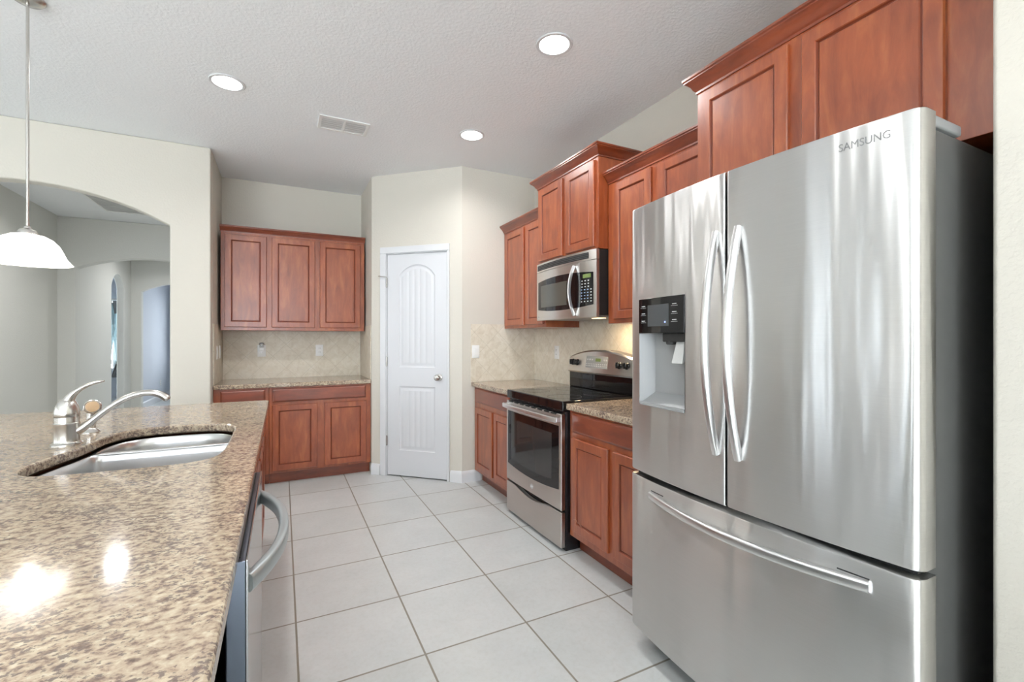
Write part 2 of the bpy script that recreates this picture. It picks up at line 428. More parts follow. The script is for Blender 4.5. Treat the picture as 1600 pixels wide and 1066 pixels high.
# ================================================================== SETTING
mb = MB().box(-6.5, 2.6, -4.3, 14.0, -0.12, 0.0); struct(mb, 'floor', FLOOR, smooth=False, org=(0, 0, 0))
mb = MB().box(-6.5, 2.6, -4.3, 14.0, CEIL, CEIL + 0.12); struct(mb, 'ceiling', CEILM, smooth=False, org=(0, 0, CEIL))
XW, YR = 2.22, 3.91          # right wall plane, return wall plane
DA, DB = Vector((0.775, 4.56)), Vector((1.461, 3.91))     # ends of the diagonal pantry wall
NB, NL, NR = 5.22, -0.525, 0.775     # niche back, left, right
YA = 4.46                     # arch wall plane
struct(MB().box(XW, XW + 0.12, 0.36, YR + 0.12, 0, CEIL), 'wall_right', WALL, smooth=False)
struct(MB().box(1.552, XW + 0.12, -4.0, 0.470, 0, CEIL), 'wall_near_right', WALL, bevel=0.012, seg=3)
struct(MB().slab([(XW + 0.12, YR), (XW + 0.12, YR + 0.115), (DB.x + 0.06, YR + 0.115), (DB.x, YR)], 0, CEIL), 'wall_return', WALL, smooth=False)
DU = (DB - DA).normalized(); DN = Vector((DU.y, -DU.x)); DL = (DB - DA).length
FD = Fr(DA, DU, DN)
ou0, ou1, oz = 0.150, 0.812, 2.135    # rough opening of the pantry door
poly = [(0, 0), (ou0, 0), (ou0, oz), (ou1, oz), (ou1, 0), (DL, 0), (DL, CEIL), (0, CEIL)]
struct(MB().prism(FD, poly, -0.11, 0), 'wall_pantry', WALL, smooth=False)
struct(MB().box(NR, NR + 0.075, DA.y, NB + 0.11, 0, CEIL), 'wall_niche_right', WALL, smooth=False)
struct(MB().box(NL - 0.11, NR + 0.11, NB, NB + 0.11, 0, CEIL), 'wall_niche_back', WALL, smooth=False)
struct(MB().box(NL - 0.11, NL, YA + 0.12, NB, 0, CEIL), 'wall_niche_left', WALL, smooth=False)
# closes the pantry behind its door
struct(MB().box(NR + 0.11, XW + 0.12, NB, NB + 0.11, 0, CEIL), 'wall_pantry_back', WALL, smooth=False)
struct(MB().box(XW, XW + 0.12, YR + 0.12, NB, 0, CEIL), 'wall_pantry_right', WALL, smooth=False)
# wall with the wide arch
aL, aR = -2.50, -0.798
pts = [(-6.2, 0), (aL, 0), (aL, 2.213)] + arch(aL, aR, 2.213, 2.443)[::-1][1:-1] + [(aR, 2.213), (aR, 0), (NL, 0), (NL, CEIL), (-6.2, CEIL)]
struct(MB().prism(FY(YA), pts, -0.12, 0), 'wall_arch', WALL, bevel=0.012, seg=3)
# hall beyond
struct(MB().box(-2.68, -2.56, YA + 0.12, 7.8, 0, CEIL), 'wall_hall_left', HALLWALL, smooth=False)
struct(MB().box(-0.60, -0.48, NB + 0.11, 7.8, 0, CEIL), 'wall_hall_right', HALLWALL, smooth=False)
bL, bR = -2.383, -0.80
pts = [(-2.68, 0), (bL, 0), (bL, 2.23)] + arch(bL, bR, 2.23, 2.40)[::-1][1:-1] + [(bR, 2.23), (bR, 0), (-0.48, 0), (-0.48, CEIL), (-2.68, CEIL)]
struct(MB().prism(FY(7.8), pts, -0.16, 0), 'wall_hall_arch', HALLWALL, bevel=0.012, seg=3)
pts = [(7.96, 0), (9.30, 0), (9.30, 2.15)] + arch(9.30, 9.93, 2.15, 2.36)[::-1][1:-1] + [(9.93, 2.15), (9.93, 0), (10.33, 0), (10.33, CEIL), (7.96, CEIL)]
struct(MB().prism(LX(-2.41), pts, -0.10, 0), 'wall_passage_left', HALLWALL, bevel=0.012, seg=3)
pts = [(-2.51, 0), (-2.26, 0), (-2.26, 2.15)] + arch(-2.26, -1.10, 2.15, 2.32)[::-1][1:-1] + [(-1.10, 2.15), (-1.10, 0), (-0.48, 0), (-0.48, CEIL), (-2.51, CEIL)]
struct(MB().prism(FY(10.33), pts, -0.12, 0), 'wall_passage_arch', HALLWALL, bevel=0.012, seg=3)
struct(MB().box(-0.60, -0.48, 7.96, 10.33, 0, CEIL), 'wall_passage_right', HALLWALL, smooth=False)
struct(MB().box(-2.42, -2.30, 10.45, 13.05, 0, CEIL), 'wall_far_left', BLUEWALL, smooth=False)
struct(MB().box(-0.60, -0.48, 10.45, 13.05, 0, CEIL), 'wall_far_right', BLUEWALL, smooth=False)
def holed(name, ax, p, a, b, holes, th, m):
    """wall with rectangular window openings"""
    F = Fr((p, 0), (0, 1), (1, 0)) if ax == 'x' else Fr((0, p), (1, 0), (0, 1))
    mb = MB(); cur = a
    for h0, h1, z0, z1 in sorted(holes):
        if h0 > cur: mb.fbox(F, cur, h0, 0, th, 0, CEIL)
        mb.fbox(F, h0, h1, 0, th, 0, z0); mb.fbox(F, h0, h1, 0, th, z1, CEIL); cur = h1
    mb.fbox(F, cur, b, 0, th, 0, CEIL)
    return struct(mb, name, m, smooth=False)
holed('wall_left', 'x', -6.2, -4.0, YA, [w_[2:] for w_ in WINDOWS if w_[0] == 'x' and w_[1] < -6], -0.12, WALL)
holed('wall_rear', 'y', -4.0, -6.2, XW + 0.12, [w_[2:] for w_ in WINDOWS if w_[0] == 'y' and w_[1] < 0], -0.12, WALL)
holed('wall_far', 'y', 13.05, -5.0, -0.48, [w_[2:] for w_ in WINDOWS if w_[1] > 13], 0.12, BLUEWALL)
holed('wall_bedroom_left', 'x', -5.0, 7.8, 13.05, [w_[2:] for w_ in WINDOWS if w_[1] == -5.0], -0.12, WALL)
struct(MB().box(-5.0, -2.68, 7.7, 7.8, 0, CEIL), 'wall_bedroom_near', BLUEWALL, smooth=False)
for i, (ax, p, a, b, z0, z1) in enumerate(WINDOWS):
    F = Fr((p, 0), (0, 1), (1, 0)) if ax == 'x' else Fr((0, p), (1, 0), (0, 1 if p < 0 else -1))
    t = thing('window_%d' % (i + 1), F.p((a + b) / 2, -0.06, z0), None, None, kind='structure')
    mb = MB()
    for u0, u1, c0, c1 in ((a, a + .05, z0, z1), (b - .05, b, z0, z1), (a + .05, b - .05, z0, z0 + .05), (a + .05, b - .05, z1 - .05, z1)): mb.fbox(F, u0, u1, -0.09, -0.04, c0, c1)
    mb.fbox(F, (a + b) / 2 - .02, (a + b) / 2 + .02, -0.085, -0.045, z0 + .05, z1 - .05)
    build(mb, 'window_frame', TRIM, t, smooth=False)
    build(MB().fbox(F, a + .05, b - .05, -0.068, -0.063, z0 + .05, z1 - .05), 'window_pane', GLASS, t, smooth=False)

# backsplash tile (fixed to the walls)
struct(MB().fbox(FY(NB), NL + 0.010, NR - 0.010, 0, 0.008, 0.914, 1.40), 'trim_1', SPLX, smooth=False)
struct(MB().box(NL, NL + 0.008, YA + 0.14, NB, 0.914, 1.44), 'trim_2', SPLY, bevel=0.001)
struct(MB().box(NR - 0.008, NR, DA.y + 0.03, NB, 0.914, 1.44), 'trim_3', SPLY, bevel=0.001)
struct(MB().fbox(FY(YR), 1.545, XW - 0.008, 0, 0.008, 0.914, 1.445), 'trim_4', SPLX, bevel=0.001)
struct(MB().box(XW - 0.008, XW, 1.56, YR, 0.914, 1.46), 'trim_5', SPLY, smooth=False)

# baseboards
def baseboard(mb, F, u0, u1, h=0.105):
    prof = [(0, 0), (0.014, 0), (0.014, h - 0.03), (0.011, h - 0.018), (0.006, h - 0.004), (0.003, h), (0, h)]
    mb.loft([[F.p(u, n, z) for n, z in prof] for u in (u0, u1)])
mb = MB(); baseboard(mb, FD, 0.0, ou0 - 0.055); struct(mb, 'baseboard_pantry_left', TRIM)
mb = MB(); baseboard(mb, FD, ou1 + 0.02, DL + 0.006); struct(mb, 'baseboard_pantry_right', TRIM)
mb = MB(); baseboard(mb, FY(YR), DB.x - 0.008, 1.64); struct(mb, 'baseboard_return', TRIM)
mb = MB(); baseboard(mb, LX(-2.30), 10.45, 13.0, 0.13); struct(mb, 'baseboard_far', TRIM)
mb = MB(); baseboard(mb, FY(YA), aR, NL, 0.105); struct(mb, 'baseboard_arch', TRIM)
mb = MB(); baseboard(mb, LX(-2.56), YA + .12, 7.8, 0.105); struct(mb, 'baseboard_hall', TRIM)

# ------------------------------------------------------------------ pantry door
d1 = thing('door_1', FD.p(0.48, 0, 0), None, None, kind='structure')
mb = MB()
cs = [(0, 0), (0, 0.012), (0.012, 0.016), (0.03, 0.014), (0.045, 0.018), (0.055, 0.018), (0.055, 0)]
def casing(mb, path, closed=False):
    pass
cw = 0.062
for (u0, u1, z0, z1) in ((ou0 - cw + .012, ou0 + .012, 0, oz - .012), (ou1 - .012, ou1 + 0.012, 0, oz - .012), (ou0 - cw + .012, ou1 + 0.012, oz - .012, oz + cw - .012)):
    mb.fbox(FD, u0, u1, 0, 0.016, z0, z1)
build(mb, 'door_casing', TRIM, d1, bevel=0.005, seg=3)
mb = MB()
mb.fbox(FD, ou0, ou0 + 0.018, -0.11, 0.0, 0, oz - .018); mb.fbox(FD, ou1 - 0.018, ou1, -0.11, 0.0, 0, oz - .018); mb.fbox(FD, ou0, ou1, -0.11, 0, oz - .018, oz)
mb.fbox(FD, ou0 + .018, ou0 + .03, -0.06, -0.045, 0, oz - .018); mb.fbox(FD, ou1 - .03, ou1 - .018, -0.06, -0.045, 0, oz - .018)
build(mb, 'door_jamb', TRIM, d1, smooth=False)
p0, p1, z0, z1 = ou0 + 0.021, ou1 - 0.020, 0.012, oz - 0.021
FP = FD.at(-0.042)     # back plane of the door leaf, 0.036 thick
T = 0.036
a0, a1 = p0 + 0.125, p1 - 0.120      # panel edges
PB0, PB1, PA0, PAs, PAt = 0.25, 0.86, 1.04, 1.90, 2.01
mb = MB()
mb.fbox(FP, p0, a0, 0, T, z0, z1); mb.fbox(FP, a1, p1, 0, T, z0, z1)
mb.fbox(FP, a0, a1, 0, T, z0, PB0); mb.fbox(FP, a0, a1, 0, T, PB1, PA0)
mb.prism(FP, [(a0, z1), (a0, PAs)] + arch(a0, a1, PAs, PAt, 16)[::-1][1:-1] + [(a1, PAs), (a1, z1)], 0, T)
def panel(mb, u0, u1, zb, zs, zt):
    def outline(d, n):
        if zt is None: pts = [(u0 + d, zb + d), (u1 - d, zb + d)] + [(u1 - d - (u1 - u0 - 2 * d) * k / 16, zs - d) for k in range(17)]
        else: pts = [(u0 + d, zb + d), (u1 - d, zb + d)] + arch(u0 + d, u1 - d, zs, zt - d, 16)
        return [FP.p(u, n, z) for u, z in pts]
    L = [outline(0, T), outline(0.006, T - 0.007), outline(0.016, T - 0.010), outline(0.028, T - 0.008), outline(0.042, T - 0.0035)]
    mb.loft(L, False, False)
    d = 0.042; k = 16; us = []
    nplank = 5; wd = (u1 - u0 - 2 * d) / nplank
    for i in range(nplank):
        s0 = u0 + d + i * wd
        us += [(s0, -0.006 if i else -0.0035), (s0 + 0.006, -0.0035)] if i else [(s0, -0.0035)]
        us += [(s0 + wd * .5, -0.0035), (s0 + wd - 0.006, -0.0035)] if i < nplank - 1 else [(s0 + wd * .5, -0.0035), (s0 + wd, -0.0035)]
    def top(u):
        if zt is None: return zs - d
        h = (u1 - u0 - 2 * d) / 2; r = zt - d - zs; R = (h * h + r * r) / (2 * r); uc = (u0 + u1) / 2
        return zt - d - R + math.sqrt(max(0, R * R - (u - uc) ** 2))
    mb.loft([[FP.p(u, T + nn, zb + d), FP.p(u, T + nn, top(u))] for u, nn in us], False, False, closed=False)
panel(mb, a0, a1, PA0, PAs, PAt); panel(mb, a0, a1, PB0, PB1, None)
leaf = build(mb, 'door_panel', DOORW, d1, angle=25)
mb = MB()
for zz in (0.337, 1.092, 1.847):
    mb = MB().fbox(FD, ou0 + 0.012, ou0 + 0.024, -0.004, 0.003, zz - 0.045, zz + 0.045)
    mb.lathe([(0.006, -0.048), (0.006, 0.048)], FD.p(ou0 + 0.018, 0.006, zz), 12)
    h = build(mb, 'hinge', NICKEL, d1)
mb = MB(); mb.sweep([FD.p(ou0 + .018, .006, 1.90), FD.p(ou0 - .01, .03, 1.902), FD.p(ou0 - .035, .04, 1.905)], circ(0.004, 8)); mb.lathe([(0.008, 0), (0.008, .012)], FD.p(ou0 - .04, .042, 1.899), 12)
build(mb, 'door_stop', NICKEL, d1)
kc = FD.p(0.716, -0.006, 0.952)
mb = MB().lathe([(0.031, 0), (0.031, 0.004), (0.026, 0.008), (0.011, 0.012), (0.011, 0.028), (0.020, 0.034), (0.029, 0.044), (0.030, 0.055), (0.024, 0.064), (0.012, 0.067)], kc, 28, (DN.x, DN.y, 0))
build(mb, 'door_knob', NICKEL, d1)

# ================================================================== CABINETS
FP_DOOR = [(0, 0.013), (0.004, 0.018), (0.050, 0.018), (0.053, 0.015), (0.057, 0.009), (0.061, 0.009), (0.064, 0.0115), (0.075, 0.0115)]
GLAZE = simple('dark_cherry_glaze', srgb(112, 48, 26), 0.4)
FP_DRW = [(0, 0.010), (0.006, 0.015), (0.014, 0.018), (0.02, 0.018)]
def cdoor(F, u0, u1, z0, z1, t, name='cabinet_door', label=None):
    mb = MB().rings(F, u0, u1, z0, z1, FP_DOOR); mb.bm.faces.ensure_lookup_table()
    # face order: back cap, front cap, then four side faces for each step of the profile
    o = build(mb, name, [WOOD, GLAZE], t, angle=20, bevel=0, label=label)
    fs = [i for i in range(len(o.data.polygons))]
    for st in (4, 5): 
        for i in range(st * 4, st * 4 + 4): o.data.polygons[i].material_index = 1
    return o
def cdrawer(F, u0, u1, z0, z1, t, name='drawer_front', label=None):
    mb = MB().rings(F, u0, u1, z0, z1, FP_DRW); return build(mb, name, WOODH, t, angle=20, label=label)
def crown(path, z, t, h=0.072, out=0.05, flip=1):
    """moulding swept along a plan path with mitred corners; it stands out to the left of travel * flip"""
    k = h / 0.072; o = out / 0.05
    prof = [(0, 0), (0.006 * o, 0), (0.006 * o, 0.010 * k), (0.014 * o, 0.018 * k), (0.022 * o, 0.034 * k), (0.036 * o, 0.048 * k), (0.044 * o, 0.053 * k), (0.044 * o, 0.058 * k), (0.05 * o, 0.062 * k), (0.05 * o, 0.072 * k), (0, 0.072 * k)]
    P = [Vector(p) for p in path]; loops = []
    for i, p in enumerate(P):
        ds = []
        if i: ds.append((p - P[i - 1]).normalized())
        if i < len(P) - 1: ds.append((P[i + 1] - p).normalized())
        ns = [Vector((-d.y, d.x)) * flip for d in ds]
        m = ns[0] if len(ns) == 1 else (ns[0] + ns[1]) / (1 + ns[0].dot(ns[1]))
        loops.append([Vector((p.x + m.x * a, p.y + m.y * a, z + b)) for a, b in prof])
    return build(MB().loft(loops), 'crown_molding', WOODH, t, angle=25)

# --- back niche, upper cabinet
t = thing('wall_cabinet', (0.13, NB - 0.01, 1.388), 'wide reddish brown three-door wall cabinet in the niche left of the white pantry door', 'cabinet', 'cherry wall cabinets')
F = FY(4.89)
build(MB().box(-0.500, 0.757, 4.89, NB - 0.002, 1.388, 2.292), 'cabinet_box', WOOD, t, bevel=0.002)
for a, b in ((-0.468, -0.130), (-0.088, 0.288), (0.332, 0.716)): cdoor(F, a, b, 1.418, 2.268, t)
crown([(-0.505, 4.89), (0.762, 4.89)], 2.290, t, 0.056, 0.035, flip=-1)
# --- back niche, base cabinets + worktop
def base(name_loc, F, u0, u1, back, label, group, doors, drawers, toe=0.075, nback=None, zt=0.876):
    t = thing('base_cabinet', name_loc, label, 'cabinet', group)
    mb = MB().fbox(F, u0, u1, -back, 0, 0.105, zt); build(mb, 'cabinet_box', WOOD, t, bevel=0.0015)
    build(MB().fbox(F, u0, u1, -back, -toe, 0, 0.105), 'toe_kick', WOODH, t, smooth=False)
    for d in doors: cdoor(F, *d, t)
    for d in drawers: cdrawer(F, *d, t)
    return t
F = FY(4.605)
base((-0.31, 4.9, 0), F, NL + .002, -0.106, 0.605, 'narrow one-drawer cherry base cabinet at the left of the niche, half hidden by the island', 'cherry base cabinets', [(-0.472, -0.134, 0.125, 0.715)], [(-0.472, -0.134, 0.742, 0.862)])
base((0.33, 4.9, 0), F, -0.104, NR - .002, 0.605, 'wide cherry base cabinet with one long drawer over two doors, beside the pantry door', 'cherry base cabinets', [(-0.080, 0.292, 0.125, 0.715), (0.354, 0.730, 0.125, 0.715)], [(-0.080, 0.726, 0.742, 0.862)])
mb = MB().box(NL + .001, NR - .001, 4.575, NB - 0.009, 0.877, 0.914)
tag(build(mb, 'countertop', GRANITE, None, bevel=0.006, seg=3), 'short beige granite countertop in the niche under the three-door wall cabinet', 'countertop', 'granite countertops')

# --- right run uppers
t = thing('wall_cabinet', (2.05, 3.52, 1.40), 'tall narrow two-door cherry wall cabinet in the far corner left of the microwave', 'cabinet', 'cherry wall cabinets')
F = RX(1.888)
build(MB().box(1.888, XW - .009, 3.142, YR - .002, 1.405, 2.305), 'cabinet_box', WOOD, t, bevel=0.002)
cdoor(F, 3.500, 3.868, 1.43, 2.285, t); cdoor(F, 3.170, 3.462, 1.43, 2.285, t)
crown([(1.888, YR - .002), (1.888, 3.142)], 2.302, t, 0.07, 0.05, flip=-1)
t = thing('wall_cabinet', (2.02, 2.75, 1.89), 'raised cherry wall cabinet with two doors directly above the microwave', 'cabinet', 'cherry wall cabinets')
F = RX(1.812)
build(MB().box(1.812, XW - .002, 2.365, 3.138, 1.895, 2.490), 'cabinet_box', WOOD, t, bevel=0.002)
cdoor(F, 2.772, 3.105, 1.912, 2.470, t); cdoor(F, 2.395, 2.728, 1.912, 2.470, t)
crown([(XW - .01, 3.138), (1.812, 3.138), (1.812, 2.365), (XW - .01, 2.365)], 2.486, t, 0.07, 0.05, flip=-1)
t = thing('wall_cabinet', (2.05, 1.94, 1.41), 'two-door cherry wall cabinet between the microwave and the refrigerator', 'cabinet', 'cherry wall cabinets')
F = RX(1.888)
build(MB().box(1.888, XW - .009, 1.535, 2.360, 1.410, 2.312), 'cabinet_box', WOOD, t, bevel=0.002)
cdoor(F, 1.965, 2.292, 1.435, 2.292, t); cdoor(F, 1.572, 1.905, 1.435, 2.292, t)
crown([(1.888, 2.36), (1.888, 1.535)], 2.308, t, 0.072, 0.05, flip=-1)
t = thing('wall_cabinet', (1.98, 1.0, 1.885), 'large cherry wall cabinet with two wide doors above the refrigerator', 'cabinet', 'cherry wall cabinets')
F = RX(1.752)
build(MB().box(1.752, XW - .002, 0.476, 1.530, 1.885, 2.470), 'cabinet_box', WOOD, t, bevel=0.002)
cdoor(F, 1.092, 1.500, 1.905, 2.450, t); cdoor(F, 0.624, 1.040, 1.905, 2.450, t)
crown([(XW - .01, 1.530), (1.752, 1.530), (1.752, 0.476)], 2.466, t, 0.075, 0.05, flip=-1)

# --- right run bases
F = RX(1.585)
base((1.9, 3.53, 0), F, 3.142, YR - .002, XW - 1.585 - .002, 'cherry base cabinet in the far corner between pantry wall and range', 'cherry base cabinets', [(3.492, 3.860, 0.14, 0.690), (3.170, 3.455, 0.14, 0.690)], [(3.17, 3.86, 0.735, 0.862)])
base((1.9, 1.95, 0), F, 1.560, 2.350, XW - 1.585 - .002, 'cherry base cabinet with scuffed door between the range and the refrigerator', 'cherry base cabinets', [(1.970, 2.315, 0.15, 0.712), (1.595, 1.926, 0.15, 0.712)], [(1.595, 2.315, 0.745, 0.864)])
SCUFF = simple('pale_scuff', srgb(186, 150, 130), .6)
sc_door = [o for o in bpy.data.objects if o.parent and 'scuffed' in str(o.parent.get('label', '')) and o.name.startswith('cabinet_door')][0]
for pts_ in ([(2.285, .225), (2.262, .232), (2.246, .215)], [(2.268, .245), (2.266, .195)], [(2.236, .222), (2.205, .208)], [(2.19, .205), (2.13, .196)]):
    path = [F.p(u, .0187, z) for u, z in pts_]
    build(MB().sweep(path, circ(.0011, 6), up=Vector((1, 0, 0))), 'scuff_mark', SCUFF, sc_door, smooth=False)
tag(build(MB().box(1.545, XW - .009, 3.142, YR - .009, 0.877, 0.914), 'countertop', GRANITE, None, bevel=0.006, seg=3), 'granite countertop in the far corner between the pantry wall and the range', 'countertop', 'granite countertops')
tag(build(MB().box(1.555, XW - .009, 1.556, 2.352, 0.877, 0.914), 'countertop', GRANITE, None, bevel=0.006, seg=3), 'granite countertop between the range and the refrigerator', 'countertop', 'granite countertops')

# ================================================================== RANGE
ry0, ry1 = 2.362, 3.132; rc = (ry0 + ry1) / 2; rh = (ry1 - ry0) / 2
t = thing('range', (1.86, rc, 0), 'freestanding electric range, stainless steel front with black glass cooktop and oven window', 'range')
F = RX(1.56)
build(MB().box(1.562, 2.195, ry0, ry1, 0.0, 0.862), 'body', BLACK, t, bevel=0.003)
mb = MB().box(1.535, 2.125, ry0 - .002, ry1 + .002, 0.864, 0.926)
ct = build(mb, 'cooktop', BLACKG, t, bevel=0.008, seg=3)
BUR = simple('burner_ring_print', (0.05, 0.05, 0.055, 1), 0.25)
for bx, by, br_ in ((1.68, rc + .19, .10), (1.68, rc - .19, .115), (1.95, rc + .19, .085), (1.95, rc - .19, .095)):
    mb = MB().lathe([(br_, 0), (br_, .0006), (br_ - .003, .0006), (br_ - .003, 0)], (bx, by, .926), 40, cap0=False, cap1=False)
    build(mb, 'burner_ring', BUR, ct)
nd = lambda u: 0.030 + 0.004 * (1 - ((u - rc) / rh) ** 2)
us = lin(ry0 + .004, ry1 - .004, 17)
zb = lambda u: 0.252
dr = build(MB().curved(F, us, 0.252, 0.845, 0.0, nd), 'oven_door', STEELB, t, bevel=0.004)
wu = lin(2.392, 3.100, 17)
bow = lambda u: 0.025 * (1 - ((u - 2.746) / .354) ** 2)
wn_ = build(MB().curved(F, wu, lambda u: 0.378 - bow(u), lambda u: 0.772, 0.02, lambda u: nd(u) + .0025), 'oven_window', BLACKG, dr, bevel=0.002)
iu = lin(2.47, 3.03, 13)
build(MB().curved(F, iu, lambda u: 0.432 - bow(u), lambda u: 0.715, 0.02, lambda u: nd(u) + .0032), 'inner_glass', INNERG, dr)
# slots along the top of the door
mb = MB()
for k in range(8): mb.fbox(F, ry0 + .06 + k * .085, ry0 + .12 + k * .085, 0.0, 0.0345, 0.838, 0.8465)
build(mb, 'vent_slots', BLACKM, dr, smooth=False)
# handle
hp = [F.p(u, 0.034 + 0.040 * (1 - ((u - rc) / (rh - .02)) ** 4 * .35), 0.812) for u in lin(ry0 + .012, ry1 - .012, 25)]
hd = build(MB().sweep(hp, rrect(0.022, 0.034, 0.008)), 'handle', CHROME, dr)
for u in (ry0 + .022, ry1 - .022): build(MB().fbox(F, u - .014, u + .014, 0.028, 0.062, 0.797, 0.827), 'handle_mount', CHROME, dr, bevel=0.003)
bc = F.p(rc - 0.02, nd(rc) + .001, 0.302)
mb = MB().lathe([(.018, 0), (.018, .002), (.0155, .002), (.0155, .0008)], bc, 32, (-1, 0, 0)); bd = build(mb, 'badge', CHROME, dr)
lettering('GE', 0.019, F, rc - 0.02, nd(rc) + .002, 0.302, 'badge_lettering', CHROME, dr, depth=.0006, stretch=.85)
build(MB().curved(F, us, 0.022, lambda u: 0.238 - 0.030 * max(0, 1 - ((u - rc) / .25) ** 2) ** 1.5, 0.0, nd), 'storage_drawer', STEELB, t, bevel=0.004)
# backguard
bg = build(MB().box(2.105, 2.195, ry0 + .002, ry1 - .002, 0.926, 1.050), 'backguard', BLACKG, t, bevel=0.006)
gz = lambda u: 1.172 + 0.055 * (1 - ((u - rc) / rh) ** 2)
FG = RX(2.12)
cols = []
gn = lambda u: 0.022 + 0.018 * (1 - ((u - rc) / rh) ** 2)
mb = MB()
loops = []
for u in lin(ry0 - .004, ry1 + .004, 21):
    a = gn(u); zt_ = gz(u)
    loops.append([FG.p(u, -0.075, 1.046), FG.p(u, a, 1.046), FG.p(u, a + .006, 1.058), FG.p(u, a - .018, zt_ - .012), FG.p(u, a - .030, zt_), FG.p(u, -0.075, zt_)])
mb.loft(loops); cp = build(mb, 'control_panel', STEELB, t, angle=30)
def gface(u, z):      # point on the sloping face of the control panel
    k = (z - 1.058) / (gz(u) - .012 - 1.058); return gn(u) + .006 - .024 * k
for u in (rc + .322, rc + .252, rc - .252, rc - .322):
    c = FG.p(u, gface(u, 1.125), 1.125)
    mb = MB().lathe([(.026, 0), (.025, .006), (.021, .010), (.019, .026), (.012, .029)], c, 24, (-1, 0, .2))
    mb.fbox(FG, u - .005, u + .005, gface(u, 1.125) + .01, gface(u, 1.125) + .034, 1.107, 1.147)
    build(mb, 'knob', BLACK, t, bevel=.0015)
du = lin(rc - .13, rc + .13, 9)
mb = MB(); mb.loft([[FG.p(u, gface(u, z) + o, z) for z, o in ((1.092, -.004), (1.092, .0015), (1.180, .0015), (1.180, -.004))] for u in du])
dp = build(mb, 'display_panel', GREYP, cp)
mb = MB().loft([[FG.p(u, gface(u, z) + o, z) for z, o in ((1.142, 0), (1.142, .0026), (1.165, .0026), (1.165, 0))] for u in lin(rc - .05, rc + .01, 4)]); build(mb, 'clock', LCD, cp)
for z in (1.108, 1.122):
    mb = MB()
    for k in range(12):
        u = rc - .118 + k * .0215; mb.fbox(FG, u - .005, u + .005, gface(u, z), gface(u, z) + .0025, z - .004, z + .004)
    build(mb, 'key_row', KEYW, cp, smooth=False)
mb = MB()
for us_ in ((rc - .115, rc - .09), (rc + .05, rc + .08, rc + .11)):
    mb = MB()
    for u in us_: mb.fbox(FG, u - .008, u + .008, gface(u, 1.155), gface(u, 1.155) + .0025, 1.148, 1.160)
    build(mb, 'key_row', KEYW, cp, smooth=False)

# ================================================================== MICROWAVE
t = thing('microwave', (2.0, rc, 1.455), 'stainless steel over-the-range microwave with black window and keypad', 'microwave')
my0, my1 = 2.368, 3.132; mc = (my0 + my1) / 2; mh = (my1 - my0) / 2
F = RX(1.822)
mz0, mz1 = 1.452, 1.892
build(MB().box(1.822, 2.205, my0, my1, mz0 + .012, mz1), 'body', BLACKM, t, bevel=0.003)
bl = lambda u: 0.024 + 0.030 * (1 - ((u - mc) / mh) ** 2)
us = lin(my0, my1, 21)
top_z0 = 1.825
tg = build(MB().curved(F, us, top_z0, mz1, 0, bl), 'vent_panel', STEELB, t, bevel=0.002)
gu = lin(my0 + .07, my1 - .02, 15)
gr = build(MB().curved(F, gu, 1.838, 1.878, 0.005, lambda u: bl(u) + .0008), 'vent_grille', BLACKM, tg)
mb = MB()
for z in (1.8465, 1.858, 1.8695): mb.curved(F, gu, z - .002, z + .0015, 0.01, lambda u: bl(u) + .003)
build(mb, 'grille_slats', simple('grille_grey', (0.09, 0.09, 0.09, 1), .3), tg)
split = 2.530
fd = build(MB().curved(F, lin(split, my1, 17), mz0, top_z0 - .002, 0, bl), 'door', STEELB, t, bevel=0.0015)
cpn = build(MB().curved(F, lin(my0, split - .001, 7), mz0, top_z0 - .002, 0, bl), 'control_panel', STEELB, t, bevel=0.0015)
zt = lambda u: 1.742 + 0.022 * (1 - ((u - mc) / mh) ** 2); zb2 = lambda u: 1.538 - 0.024 * (1 - ((u - mc) / mh) ** 2)
wd_ = build(MB().curved(F, lin(split + .002, my1 - .035, 15), zb2, zt, 0.02, lambda u: bl(u) + .0015), 'door_glass', BLACKG, fd)
build(MB().curved(F, lin(2.665, 3.045, 11), 1.548, 1.715, 0.02, lambda u: bl(u) + .0022), 'window', MWG, fd)
kp = build(MB().curved(F, lin(my0 + .026, split - .003, 7), zb2, zt, 0.02, lambda u: bl(u) + .0015), 'keypad', BLACKG, cpn)
build(MB().curved(F, lin(2.415, 2.490, 4), 1.712, 1.738, 0.02, lambda u: bl(u) + .0025), 'display', LCD, cpn)
mb = MB(); mw = MB()
for r_ in range(8):
    z = 1.694 - r_ * .0195
    for k in range(4):
        u = 2.503 - k * .030 - (.0 if r_ > 2 else .005)
        if r_ < 3 and k == 3: continue
        q = mb if (3 <= r_ <= 6 and k < 3) else mw
        q.curved(F, [u - .0055, u + .0055], z - .0032, z + .0032, 0.02, lambda x: bl(x) + .0022)
build(mb, 'number_keys', KEYB, cpn, smooth=False); build(mw, 'function_keys', KEYW, cpn, smooth=False)
hz = lin(1.470, 1.805, 21); hcu = 2.572
mb = MB().sweep([F.p(hcu, bl(hcu) + 0.008 + 0.042 * (1 - ((z - 1.6375) / .1675) ** 2), z) for z in hz], rrect(0.024, 0.012, 0.005), up=Vector((0, 1, 0)))
build(mb, 'handle', CHROME, fd)
mb = MB().lathe([(.012, 0), (.012, .0015), (.010, .0015), (.010, .0005)], F.p(my1 - .045, bl(my1 - .045), 1.478), 24, (-1, 0, 0)); build(mb, 'badge', CHROME, fd)
lettering('GE', 0.012, F, my1 - .045, bl(my1 - .045) + .0015, 1.478, 'badge_lettering', LETTER, fd, depth=.0004, stretch=.85)
mb = MB().box(1.86, 2.16, my0 + .05, my1 - .05, mz0 + .002, mz0 + .012); build(mb, 'underside_plate', MIDG, t, smooth=False)
lens = emit('microwave_task_light', (1.0, 0.72, 0.4, 1), 2.5)
